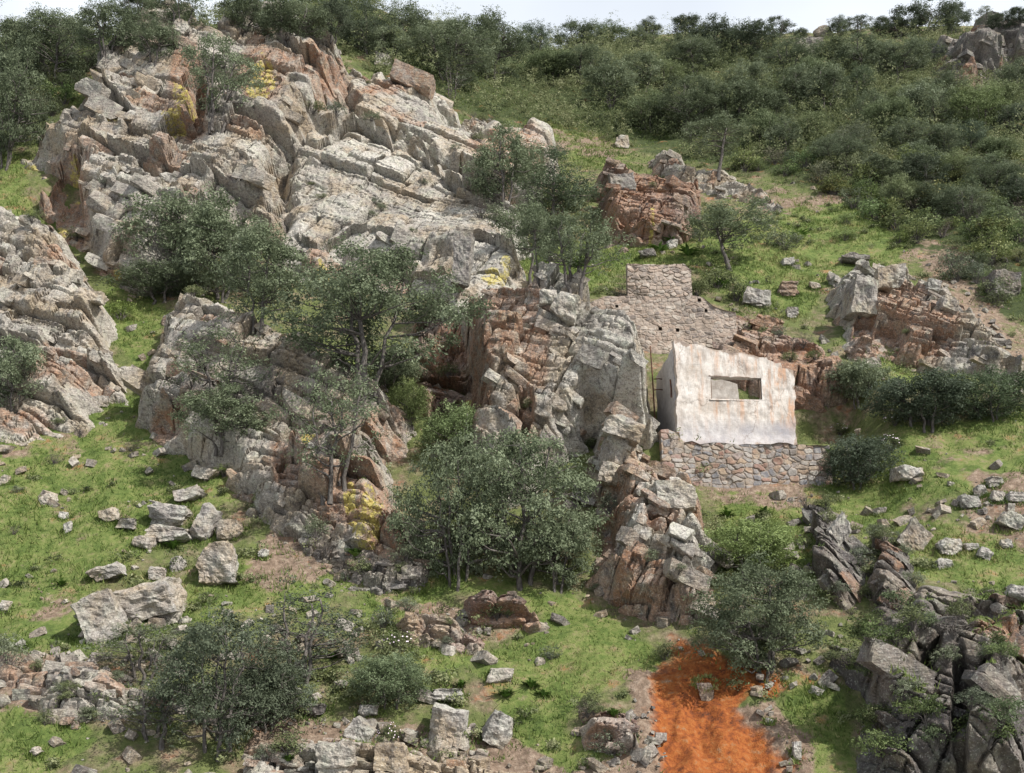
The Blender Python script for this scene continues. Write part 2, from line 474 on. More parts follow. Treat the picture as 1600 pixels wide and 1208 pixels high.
def block_shape(n, dims, seed, cuts=6, rough=0.06, bed=0.0, sphere=0.0):
    """a broken block of stone: a box with knocked off corners, bedding steps and a rough skin"""
    rng = np.random.RandomState(seed % 2 ** 31)
    V, F = cube_grid(n)
    V = V.copy()
    if sphere: V = V * (1 - sphere) + sphere * 1.2 * V / np.linalg.norm(V, axis=1)[:, None]
    V += 0.16 * rng.uniform(-1, 1, 3) * V[:, [1, 2, 0]] + 0.16 * rng.uniform(-1, 1, 3) * V[:, [2, 0, 1]]
    for k in range(cuts):
        nn = rng.normal(size=3); nn /= np.linalg.norm(nn)
        lim = np.abs(nn).sum() * rng.uniform(0.62, 0.88)
        V -= np.maximum(V @ nn - lim, 0)[:, None] * nn
    nrm = V / np.linalg.norm(V, axis=1)[:, None]
    D = np.asarray(dims) / 2
    V = V * D
    s = float(np.mean(D))
    off = rng.rand(3) * 100
    V += nrm * (rough * s * 1.6 * fbm(V + off, s * 0.9, 3, seed % 1000) + rough * s * 0.6 * fbm(V + off, s * 0.25, 2, seed % 1000))[:, None]
    if bed:
        zz = V[:, 2] / (D[2] * 0.35) + 0.5 * fbm(V + off, s, 2, 5)
        st = h3(np.floor(zz).astype(int), np.zeros(len(V), int), np.zeros(len(V), int), seed % 999) - 0.5
        V[:, :2] *= (1 + bed * st)[:, None]
    return V, F

def frame(dip, yaw=0, pitch=0):
    d, y, p = (math.radians(t) for t in (dip, yaw, pitch))
    return np.array((Matrix.Rotation(d, 3, 'Y') @ Matrix.Rotation(y, 3, 'Z') @ Matrix.Rotation(p, 3, 'X')))

def build_crag(poly, seed, bulge=1.5, edge=1.6, dip=28, N=(0, -0.85, 0.53), amp=0.8, lay=0.7, size=1.0, res=0.055,
               rust=(), yellow=(), caves=(), ledges=(), rust_rate=0.07, moss=0.6, tone=0.0, cracks=0.55, tilt=0.35, sink=0.35, mossz=(0.72, 0.93), grow=0.35, blocks=None, fine=1.0, steep=0.0, cave_rust=1.0):
    N = np.array(N) / np.linalg.norm(N)
    pts = [terrain_pt(*p) for p in poly]
    pts = np.array([list(p) for p in pts if p is not None])
    pad = bulge + steep / 2 + 1.5
    x0, x1 = pts[:, 0].min() - pad, pts[:, 0].max() + pad
    y0, y1 = pts[:, 1].min() - pad, pts[:, 1].max() + pad
    xs = np.arange(x0, x1, res); ysv = np.arange(y0, y1, res * 0.85)
    X, Y = np.meshgrid(xs, ysv)
    sh = X.shape
    x, y = X.ravel(), Y.ravel()
    B = np.stack([x, y, height(x, y, False)], 1)
    Q = B + N * (bulge * 0.6)
    px, py, d = project(Q)
    ppm = FPX / d
    wob = 0.45 * size * fbm(B, 2.2, 3, seed) + 0.18 * fbm(B, 0.6, 2, seed + 1)
    dist = poly_sd(px, py, poly) / ppm + wob + grow
    env = smooth(-0.3, edge, dist)
    pl = np.asarray(poly, float)                       # the face stands steeper than the slope it rises from
    t_ = np.clip((pl[:, 1].max() - py + 0.45 * (px - pl[:, 0].mean())) / np.ptp(pl[:, 1]), -0.2, 1.2)
    bulge = np.maximum(0.6, bulge + steep * (t_ - 0.5))
    G, B = B, B + N * (bulge * env)[:, None]          # joints run through the body of the rock, not over its skirt
    x, y = B[:, 0], B[:, 1]
    de = math.radians(dip)
    W1 = fbm(B, 2.5, 3, seed + 11); W2 = fbm(B, 2.0, 3, seed + 12); W3 = fbm(B, 0.5, 2, seed + 13)
    up = B[:, 2] * 0.75 + B[:, 1] * 0.62
    a = x * math.cos(de) - up * math.sin(de) + 0.20 * W1 + 0.03 * W3
    b = x * math.sin(de) + up * math.cos(de) + 0.13 * W2 + 0.025 * W3
    L, i, da, db, ca, cb, H, hl, th = strata(a / size, b / size, seed, 0.45, 1.9, 0.8, 2.8)
    h = amp * (H(1) - 0.45) + lay * (hl - 0.5) + tilt * (cb + 0.15) * (0.3 + H(2)) + 0.5 * tilt * ca * (H(3) - 0.5)
    h -= cracks * np.exp(-(da * size / 0.075) ** 2) * (H(4) > 0.35) + cracks * 1.2 * np.exp(-(db * size / 0.085) ** 2) * (H(6) > 0.25)
    tn = 0.55 * H(7) + 0.2 * hl
    L2, i2, da2, db2, ca2, cb2, H2, hl2, _ = strata(a / size + 9, b / size + 4, seed + 300, 0.14, 0.6, 0.3, 1.1)
    h += fine * (0.30 * amp * (H2(1) - 0.5) * smooth(0.1, 0.5, H(8)) + 0.16 * lay * (hl2 - 0.5) + 0.3 * tilt * cb2)
    h -= fine * 0.28 * cracks * (np.exp(-(da2 * size / 0.04) ** 2) + np.exp(-(db2 * size / 0.04) ** 2)) * (H2(4) > 0.4)
    tn += 0.28 * H2(7)
    h = h * size + 0.30 * fbm(B, 3.0, 2, seed + 20) + 0.07 * fbm(B, 0.45, 3, seed + 21) + 0.035 * fbm(B, 0.14, 2, seed + 22)
    hh = (bulge + h) * env - sink * (1 - env) - 1.2 * smooth(0.2, -0.8, dist)
    ry = np.zeros(len(x)); yy = np.zeros(len(x))
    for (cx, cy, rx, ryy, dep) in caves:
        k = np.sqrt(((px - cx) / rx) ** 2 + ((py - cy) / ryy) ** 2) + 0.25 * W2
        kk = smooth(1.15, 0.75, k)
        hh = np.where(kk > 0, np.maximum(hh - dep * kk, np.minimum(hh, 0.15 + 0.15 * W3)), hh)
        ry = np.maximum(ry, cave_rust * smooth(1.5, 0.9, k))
    for (line, la, lw) in ledges:
        l = np.array(line, float)
        ly = np.interp(px, l[:, 0], l[:, 1]) + 1.5 * W3 + 4 * W1
        wx = smooth(l[0, 0] - 6, l[0, 0] + 10, px) * smooth(l[-1, 0] + 6, l[-1, 0] - 10, px)
        dy = py - ly
        hh += wx * env * np.where(dy < 0, la * 0.7 * np.exp(dy / lw), -la * np.exp(-dy / (lw * 0.6)))
    for (cx, cy, rx, ryy) in rust:
        k = np.sqrt(((px - cx) / rx) ** 2 + ((py - cy) / ryy) ** 2) + 0.3 * W1
        ry = np.maximum(ry, smooth(1.2, 0.7, k))
    for (cx, cy, rx, ryy) in yellow:
        k = np.sqrt(((px - cx) / rx) ** 2 + ((py - cy) / ryy) ** 2) + 0.35 * W1
        yy = np.maximum(yy, smooth(1.25, 0.6, k))
    ry = np.maximum(ry, (H(9) < rust_rate) * 0.8)
    V = G + N * hh[:, None] + np.stack([0.05 * W3, 0 * W3, 0.05 * W1], 1)
    idx = np.arange(len(x)).reshape(sh)
    F = np.stack([idx[:-1, :-1], idx[:-1, 1:], idx[1:, 1:], idx[1:, :-1]], -1).reshape(-1, 4)
    keep = (hh[F] > -0.45).any(1)
    F = F[keep]
    used = np.unique(F); mp = np.full(len(x), -1); mp[used] = np.arange(len(used))
    F = mp[F]; V = V[used]
    fn = np.cross(V[F[:, 2]] - V[F[:, 0]], V[F[:, 3]] - V[F[:, 1]])
    fn /= np.linalg.norm(fn, axis=1)[:, None] + 1e-9
    nz = np.zeros(len(V)); cnt = np.zeros(len(V))
    for k in range(4):
        np.add.at(nz, F[:, k], fn[:, 2]); np.add.at(cnt, F[:, k], 1)
    nz /= np.maximum(cnt, 1)
    nzs = nz
    ms = moss * smooth(mossz[0], mossz[1], nz) * smooth(-0.25, 0.5, fbm(V, 1.6, 3, seed + 33))
    at = dict(tone=np.clip(tn[used] + tone, 0, 1.2), rust=ry[used], yellow=yy[used], moss=ms)
    # separate joint blocks that stand proud of the body, part of the same rock
    rng = np.random.RandomState(seed + 900)
    ok = np.where((env[used] > 0.35) & (ry[used] < 0.9))[0]
    VV, FF, AT, base = [V], [F], {k: [v] for k, v in at.items()}, len(V)
    if blocks is None: blocks = int(0.45 * (dist > 0).sum() * res * res * 0.85 * 1.3 / size ** 2)
    for k in range(blocks):
        j = ok[rng.randint(len(ok))]
        dims = np.array([rng.uniform(0.5, 1.7), rng.uniform(0.5, 1.0), rng.uniform(0.28, 0.75)]) * size * (0.32 + 0.78 * rng.rand() ** 1.8)
        R = frame(dip + rng.uniform(-7, 7), rng.uniform(-25, 25), rng.uniform(-12, 12))
        bv, bf = block_shape(6, dims, seed * 1000 + k, cuts=5, rough=0.05)
        bv = bv @ R.T + V[j] + N * dims[1] * rng.uniform(-0.32, 0.06)
        VV.append(bv); FF.append(bf + base); base += len(bv)
        AT['tone'].append(np.full(len(bv), np.clip(tone + rng.uniform(0.1, 1.0), 0, 1.2)))
        AT['rust'].append(np.full(len(bv), ry[used][j] * 0.8 if rng.rand() > rust_rate else 0.8))
        AT['yellow'].append(np.full(len(bv), yy[used][j])); AT['moss'].append(np.zeros(len(bv)))
    return np.concatenate(VV), np.concatenate(FF), {k: np.concatenate(v) for k, v in AT.items()}

CRAGS = []
def crag(label, mat, poly, seed, **kw):
    V, F, at = build_crag(poly, seed, **kw)
    o = link('rock_outcrop', make_mesh('rock_outcrop', V, F, at), mat)
    tag(o, label, 'rock outcrop')
    CRAGS.append((o, V, F))
    return o

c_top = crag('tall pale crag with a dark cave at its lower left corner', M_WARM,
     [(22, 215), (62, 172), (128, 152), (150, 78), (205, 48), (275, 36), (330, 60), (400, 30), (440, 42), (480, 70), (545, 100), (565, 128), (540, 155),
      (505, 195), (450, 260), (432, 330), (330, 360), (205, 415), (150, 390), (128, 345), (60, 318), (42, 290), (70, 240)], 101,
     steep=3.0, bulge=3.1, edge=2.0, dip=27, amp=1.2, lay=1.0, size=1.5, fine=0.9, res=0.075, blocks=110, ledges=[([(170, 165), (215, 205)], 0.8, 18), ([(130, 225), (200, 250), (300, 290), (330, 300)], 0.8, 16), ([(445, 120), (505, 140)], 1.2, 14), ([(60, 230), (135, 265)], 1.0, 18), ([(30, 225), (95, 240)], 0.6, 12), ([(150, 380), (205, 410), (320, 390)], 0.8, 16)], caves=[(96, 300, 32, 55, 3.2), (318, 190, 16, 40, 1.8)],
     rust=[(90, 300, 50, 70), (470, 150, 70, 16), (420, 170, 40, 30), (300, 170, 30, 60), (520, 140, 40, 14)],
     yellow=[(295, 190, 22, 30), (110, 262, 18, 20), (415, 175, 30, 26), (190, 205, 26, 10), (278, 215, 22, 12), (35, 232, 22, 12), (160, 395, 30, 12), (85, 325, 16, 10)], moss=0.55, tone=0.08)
c_slab = crag('pale rounded slab of rock overhanging a long dark crack in mid slope', M_ROCK,
     [(548, 175), (560, 140), (600, 128), (660, 152), (705, 195), (760, 205), (840, 208), (870, 235), (840, 290), (790, 318), (740, 290), (650, 240), (580, 205), (550, 200)], 117,
     steep=1.6, bulge=2.3, edge=1.2, dip=27, amp=0.35, lay=0.3, size=2.2, res=0.07, tilt=0.12, fine=0.6, blocks=5, ledges=[([(540, 196), (600, 225), (690, 262), (800, 322)], 2.2, 16)], cracks=0.3, rust=[(600, 160, 40, 12), (800, 250, 60, 40)], yellow=[], tone=0.2, moss=0.25)
c_face = crag('broad pale grey rock face with dark water streaks above the round oak', M_ROCK,
     [(436, 320), (445, 285), (480, 222), (520, 205), (560, 210), (640, 245), (740, 300), (790, 330), (812, 378), (805, 410), (838, 452), (760, 500), (690, 490), (680, 430), (560, 410), (470, 410), (430, 370)], 133,
     steep=3.2, bulge=2.2, edge=1.3, dip=26, amp=0.42, lay=0.35, size=1.9, res=0.065, tilt=0.15, fine=0.6, blocks=9, ledges=[([(500, 240), (560, 228), (620, 262), (700, 310), (770, 345)], 1.0, 14), ([(460, 360), (500, 375), (560, 362), (640, 385)], 0.35, 12), ([(735, 390), (770, 400), (810, 415)], 0.5, 12)], cracks=0.4, rust=[(760, 280, 40, 16), (480, 190, 30, 10)],
     yellow=[(500, 405, 16, 22), (600, 240, 14, 14), (770, 440, 34, 22), (790, 430, 14, 24)], tone=0.22, moss=0.2)
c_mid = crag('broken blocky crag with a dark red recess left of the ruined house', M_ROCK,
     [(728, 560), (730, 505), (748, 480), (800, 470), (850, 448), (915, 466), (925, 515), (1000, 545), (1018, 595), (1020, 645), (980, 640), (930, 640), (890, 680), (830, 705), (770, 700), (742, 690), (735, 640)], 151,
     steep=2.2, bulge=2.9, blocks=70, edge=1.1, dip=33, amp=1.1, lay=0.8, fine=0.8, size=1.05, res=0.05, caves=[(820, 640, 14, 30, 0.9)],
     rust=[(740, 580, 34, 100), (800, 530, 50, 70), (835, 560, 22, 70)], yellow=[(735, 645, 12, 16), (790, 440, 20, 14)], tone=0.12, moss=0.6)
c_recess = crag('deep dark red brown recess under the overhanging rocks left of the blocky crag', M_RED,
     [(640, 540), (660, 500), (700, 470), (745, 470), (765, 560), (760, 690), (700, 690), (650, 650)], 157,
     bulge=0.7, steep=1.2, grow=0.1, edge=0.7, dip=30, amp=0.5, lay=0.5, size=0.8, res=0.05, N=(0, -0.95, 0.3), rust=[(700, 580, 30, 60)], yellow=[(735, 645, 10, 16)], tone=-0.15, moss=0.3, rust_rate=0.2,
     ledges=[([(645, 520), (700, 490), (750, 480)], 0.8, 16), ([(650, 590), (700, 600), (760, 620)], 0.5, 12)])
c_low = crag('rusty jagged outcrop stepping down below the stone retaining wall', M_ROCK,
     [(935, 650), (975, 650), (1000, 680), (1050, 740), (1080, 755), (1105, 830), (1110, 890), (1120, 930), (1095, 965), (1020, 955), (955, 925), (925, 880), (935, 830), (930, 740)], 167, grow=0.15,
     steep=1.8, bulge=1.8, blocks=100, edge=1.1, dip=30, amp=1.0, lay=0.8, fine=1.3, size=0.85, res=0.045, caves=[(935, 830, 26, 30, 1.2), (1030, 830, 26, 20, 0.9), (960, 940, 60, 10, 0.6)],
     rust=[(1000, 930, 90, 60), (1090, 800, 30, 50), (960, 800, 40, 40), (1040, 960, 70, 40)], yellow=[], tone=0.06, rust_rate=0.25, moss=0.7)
c_left = crag('lower left crag under the oaks with bright yellow lichen near its foot', M_WARM,
     [(228, 625), (240, 540), (262, 490), (295, 474), (350, 500), (420, 520), (470, 560), (560, 590), (628, 648), (622, 690), (600, 720), (605, 770), (640, 800), (630, 850), (560, 848), (490, 815), (440, 800), (390, 760), (340, 700), (250, 665)], 183,
     steep=1.8, bulge=2.0, blocks=60, ledges=[([(480, 665), (560, 680), (620, 690)], 0.9, 12), ([(520, 745), (595, 762)], 0.8, 12), ([(440, 800), (500, 820), (600, 850)], 0.7, 12)], edge=1.2, dip=30, amp=0.9, lay=0.8, size=1.15, res=0.05, caves=[(455, 745, 20, 20, 1.0), (280, 650, 50, 12, 0.8)],
     rust=[(600, 680, 40, 26), (470, 720, 50, 30), (600, 800, 40, 50), (620, 640, 20, 20), (560, 780, 70, 40)], yellow=[(548, 790, 12, 30), (570, 815, 26, 30), (550, 785, 10, 12), (490, 728, 14, 12), (585, 790, 20, 26)], tone=0.0, moss=0.5)
c_edge = crag('far left weathered grey crag above the green meadow', M_WARM,
     [(-60, 330), (0, 345), (60, 365), (110, 395), (150, 450), (168, 490), (160, 540), (205, 560), (190, 600), (130, 615), (100, 640), (40, 655), (-60, 660)], 199,
     steep=1.5, bulge=1.8, blocks=80, edge=1.3, dip=24, amp=0.9, lay=0.7, size=1.05, fine=1.1, res=0.055, rust=[(100, 420, 30, 20), (90, 590, 60, 16), (30, 640, 40, 16)], yellow=[], tone=0.16, moss=0.4)
c_red = crag('rust red cut rock under a grey cap above the ruined terrace walls', M_RED,
     [(938, 275), (955, 264), (1000, 268), (1030, 280), (1085, 300), (1095, 320), (1075, 360), (1020, 368), (950, 368), (942, 330)], 211,
     grow=0.05, bulge=2.0, edge=0.9, dip=24, amp=0.8, lay=0.6, size=1.1, res=0.065, N=(0, -0.95, 0.31), rust=[(1000, 330, 60, 40)], yellow=[(1018, 350, 6, 26)], tone=0.0, rust_rate=0.4, moss=0.3)
c_house = crag('red brown quarried rock bank right behind the ruined house', M_RED,
     [(1105, 505), (1150, 492), (1215, 500), (1270, 530), (1310, 555), (1330, 600), (1330, 630), (1300, 645), (1225, 640), (1150, 600), (1100, 540)], 227,
     grow=0.0, bulge=0.6, edge=0.8, dip=24, amp=0.6, lay=0.5, size=0.8, res=0.05, N=(0, -0.9, 0.43), rust=[(1250, 580, 90, 50)], tone=0.1, rust_rate=0.3, moss=0.4, caves=[(1230, 560, 60, 14, 0.7)])
c_right = crag('line of dark tilted rocks along the right hand slope with rusty hollows', M_ROCK,
     [(1310, 470), (1300, 425), (1350, 405), (1400, 412), (1460, 440), (1530, 495), (1610, 560), (1610, 590), (1540, 580), (1470, 565), (1400, 555), (1340, 545), (1330, 510)], 239,
     grow=0.1, bulge=1.2, edge=1.0, dip=32, amp=1.0, lay=0.8, size=0.9, res=0.055, caves=[(1385, 530, 26, 18, 1.0), (1350, 510, 14, 22, 0.8)],
     rust=[(1400, 495, 40, 40), (1440, 520, 60, 30), (1370, 540, 50, 14)], tone=-0.08, moss=0.6)
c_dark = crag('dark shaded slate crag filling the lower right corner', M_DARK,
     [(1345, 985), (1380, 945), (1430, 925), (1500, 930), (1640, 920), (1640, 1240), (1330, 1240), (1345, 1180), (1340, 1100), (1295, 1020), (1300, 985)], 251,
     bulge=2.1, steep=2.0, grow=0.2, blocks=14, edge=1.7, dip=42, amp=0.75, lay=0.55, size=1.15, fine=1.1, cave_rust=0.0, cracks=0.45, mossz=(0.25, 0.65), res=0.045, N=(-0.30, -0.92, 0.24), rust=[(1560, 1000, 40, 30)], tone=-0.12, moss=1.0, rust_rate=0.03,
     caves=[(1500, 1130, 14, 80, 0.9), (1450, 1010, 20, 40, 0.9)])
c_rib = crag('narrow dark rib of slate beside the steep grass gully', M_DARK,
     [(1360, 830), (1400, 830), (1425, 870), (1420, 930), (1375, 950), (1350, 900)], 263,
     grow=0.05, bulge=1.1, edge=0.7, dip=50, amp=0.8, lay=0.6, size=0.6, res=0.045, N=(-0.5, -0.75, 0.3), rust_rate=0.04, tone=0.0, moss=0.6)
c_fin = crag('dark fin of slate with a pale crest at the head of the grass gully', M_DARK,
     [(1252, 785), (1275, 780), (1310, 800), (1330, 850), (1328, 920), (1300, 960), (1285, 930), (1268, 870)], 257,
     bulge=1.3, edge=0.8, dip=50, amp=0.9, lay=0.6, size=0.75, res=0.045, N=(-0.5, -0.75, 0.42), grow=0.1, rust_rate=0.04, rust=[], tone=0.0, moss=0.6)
c_ridge = crag('grey crag on the skyline among the ridge oaks', M_DARK,
     [(1455, 70), (1500, 55), (1540, 48), (1610, 45), (1640, 90), (1600, 110), (1560, 125), (1520, 138), (1470, 118)], 271,
     bulge=2.6, edge=2.0, dip=20, amp=1.6, lay=1.4, size=1.9, res=0.12, rust=[(1510, 70, 20, 20), (1510, 120, 30, 10)], tone=0.35, moss=0.3)
c_shelf = crag('low broken shelf of pinkish rock under the scrub edge', M_WARM,
     [(700, 195), (760, 190), (830, 200), (850, 215), (830, 225), (770, 222), (720, 215)], 283,
     grow=0.05, bulge=0.8, edge=0.8, dip=20, amp=0.8, lay=0.6, size=0.8, res=0.075, rust_rate=0.25, moss=0.5)
c_step = crag('small stepped outcrop beside the lone bush oak on the bright slope', M_WARM,
     [(1010, 245), (1040, 238), (1090, 262), (1150, 272), (1215, 300), (1220, 325), (1150, 305), (1080, 300), (1020, 275)], 293,
     grow=0.05, bulge=0.8, edge=0.9, dip=22, amp=0.9, lay=0.7, size=0.8, res=0.075, rust_rate=0.2, moss=0.6)
c_slate = crag('thin layered slate ledge on the tan patch below the lichen crag', M_DARK,
     [(480, 840), (540, 845), (620, 870), (650, 890), (620, 905), (540, 895), (490, 870)], 307,
     bulge=0.7, blocks=70, edge=0.6, dip=10, amp=0.5, lay=0.5, size=0.4, res=0.04, tone=0.3, moss=0.5)
c_red2 = crag('dark brown overhanging ledge beneath the twin oaks', M_RED,
     [(710, 935), (760, 920), (830, 930), (860, 950), (850, 985), (780, 985), (730, 975)], 317,
     grow=0.0, bulge=1.0, edge=0.5, dip=8, amp=0.6, lay=0.5, size=0.7, res=0.04, N=(0, -0.95, 0.31), tone=-0.1, caves=[(790, 965, 60, 14, 0.7)], moss=0.6)
c_foot = crag('squat brown rock with a flat top at the edge of the orange soil', M_RED,
     [(908, 1105), (940, 1095), (985, 1092), (1000, 1115), (998, 1160), (960, 1170), (915, 1160)], 331,
     grow=0.0, bulge=1.0, edge=0.5, dip=8, amp=0.6, lay=0.5, size=0.6, res=0.035, N=(0, -0.95, 0.31), tone=0.1, caves=[(940, 1150, 26, 14, 0.3)], moss=0.6)
c_strip = crag('low pinkish rock ledges in the lower left corner', M_WARM,
     [(-40, 1030), (40, 1025), (120, 1028), (180, 1060), (240, 1070), (280, 1100), (200, 1120), (120, 1125), (40, 1100), (-40, 1090)], 347,
     grow=0.0, bulge=0.25, blocks=40, edge=0.7, dip=6, amp=0.5, lay=0.6, size=0.6, res=0.04, tone=0.05, moss=1.0, rust_rate=0.3)
c_bottom = crag('crumbling beige ledges along the bottom below the pale boulder', M_WARM,
     [(380, 1165), (440, 1160), (520, 1150), (590, 1160), (680, 1180), (760, 1170), (840, 1195), (860, 1240), (360, 1240)], 359,
     grow=0.1, bulge=0.5, blocks=60, edge=0.7, dip=8, amp=0.5, lay=0.5, size=0.55, res=0.04, tone=0.1, moss=0.8, rust_rate=0.3)
c_brown = crag('flat brown slabs in the grass below the dark ledge', M_RED,
     [(585, 975), (660, 950), (720, 975), (765, 1000), (755, 1035), (700, 1020), (640, 1010)], 367,
     grow=-0.1, bulge=0.15, edge=0.6, dip=12, amp=0.4, lay=0.4, size=0.6, res=0.04, tone=0.3, moss=0.9)

# lines of sight onto what is built so far
BV = [BVHTree.FromPolygons(V.tolist(), F.tolist()) for (_, V, F) in CRAGS]
_n = len(hill.data.vertices); _v = np.empty(_n * 3, np.float32); hill.data.vertices.foreach_get('co', _v)
_f = np.empty(len(hill.data.polygons) * 4, np.int32); hill.data.polygons.foreach_get('vertices', _f)
BV.append(BVHTree.FromPolygons(_v.reshape(-1, 3).tolist(), _f.reshape(-1, 4).tolist()))
def hit(px, py, only_hill=False):
    r = ray(px, py); best = None
    for b in (BV[-1:] if only_hill else BV):
        loc, nor, i, d = b.ray_cast(Vector((0, 0, 0)), r)
        if loc is not None and (best is None or d < best[2]): best = (loc, nor, d)
    return best
def ground_z(x, y):
    best = None
    for b in BV:
        loc, nor, i, d = b.ray_cast(Vector((x, y, 200)), Vector((0, 0, -1)))
        if loc is not None and (best is None or loc.z > best.z): best = loc
    return best
def ppm_at(p): return FPX / (p.y * CP + p.z * SP)

# ------------------------------------------------------------------ ruined house
HA = math.radians(5)
HF = np.array([math.cos(HA), math.sin(HA), 0]); HB = np.array([-math.sin(HA), math.cos(HA), 0]); UP = np.array([0, 0, 1.0])
r0 = ray(1060, 694); t0 = HY0 / r0.y
HO = np.array([r0.x * t0, HY0, r0.z * t0])
HOUSE_W = 4.62

m = NT('old_plaster')
str_ = m.noise(2.2, 6, 0.65, vec=m.mapping((2.2, 2.2, 0.35)))
pn = m.noise(1.1, 6, 0.7); pf = m.noise(9, 5, 0.7)
c = m.ramp(pn, [(0.34, (0.40, 0.35, 0.30)), (0.5, (0.54, 0.495, 0.445)), (0.66, (0.62, 0.59, 0.55))])
st = m.math('MULTIPLY', m.ramp(str_, [(0.5, 0.0), (0.66, 1.0)]), m.math('ADD', m.attr('stain'), 0.25), clamp=True)
c = m.mix(m.math('MULTIPLY', st, 0.8), c, (0.45, 0.255, 0.15))
dk = m.noise(3.0, 6, 0.7, vec=m.mapping((1.6, 1.6, 0.5)))
c = m.mix(m.ramp(dk, [(0.48, 0.0), (0.68, 0.65)]), c, (0.24, 0.20, 0.17))
c = m.mix(m.math('MULTIPLY', m.attr('damp'), m.ramp(pn, [(0.35, 1.0), (0.6, 0.55)])), c, (0.31, 0.30, 0.315))
c = m.mix(m.ramp(pf, [(0.3, 0.5), (0.45, 0.0)]), c, (0.32, 0.26, 0.21))
stn = m.mix(m.voro(5.0, 'F1', 'Color'), (0.20, 0.15, 0.12), (0.36, 0.29, 0.23))
c = m.mix(m.ramp(m.math('ADD', m.attr('bare'), m.math('MULTIPLY', m.math('SUBTRACT', pn, 0.5), 1.5)), [(0.50, 0.0), (0.58, 0.9)]), c, stn)
ckn = m.n('ShaderNodeVectorMath', operation='ADD'); m.put(ckn.inputs[0], m.pos)
nz_ = m.n('ShaderNodeTexNoise'); nz_.inputs['Scale'].default_value = 2.5; nz_.inputs['Detail'].default_value = 5; m.put(nz_.inputs['Vector'], m.pos)
m.put(ckn.inputs[1], nz_.outputs['Color'])
ck = m.voro(0.33, 'DISTANCE_TO_EDGE', vec=ckn.outputs[0])
c = m.mix(m.ramp(ck, [(0.003, 0.5), (0.010, 0.0)]), c, (0.16, 0.13, 0.11))
m.color(c); m.bump(m.math('ADD', pn, m.math('MULTIPLY', pf, 0.5)), 0.7, 0.04)
M_PLASTER = m.m
m = NT('grey_render')
pn = m.noise(1.5, 6, 0.7)
m.color(m.mix(m.ramp(m.noise(6, 5, 0.7), [(0.45, 0.0), (0.7, 0.6)]), m.ramp(pn, [(0.3, (0.36, 0.35, 0.355)), (0.7, (0.54, 0.53, 0.53))]), (0.18, 0.165, 0.16))); m.bump(pn, 0.5, 0.03)
M_GREYWALL = m.m
m = NT('old_inner_plaster')
pn = m.noise(1.8, 6, 0.7)
m.color(m.mix(m.ramp(m.noise(5, 5, 0.7), [(0.45, 0.0), (0.7, 0.6)]), m.ramp(pn, [(0.3, (0.27, 0.235, 0.20)), (0.5, (0.42, 0.385, 0.345)), (0.7, (0.50, 0.47, 0.43))]), (0.20, 0.16, 0.13))); m.bump(pn, 0.6, 0.03)
M_INNER = m.m
m = NT('weathered_wood')
m.color(m.ramp(m.noise(3, 5, 0.6, vec=m.mapping((8, 8, 1))), [(0.3, (0.07, 0.05, 0.04)), (0.7, (0.20, 0.15, 0.115))])); M_WOOD = m.m
m = NT('rusty_iron')
m.color(m.ramp(m.noise(8, 4), [(0.3, (0.05, 0.03, 0.025)), (0.7, (0.17, 0.085, 0.055))])); M_IRON = m.m

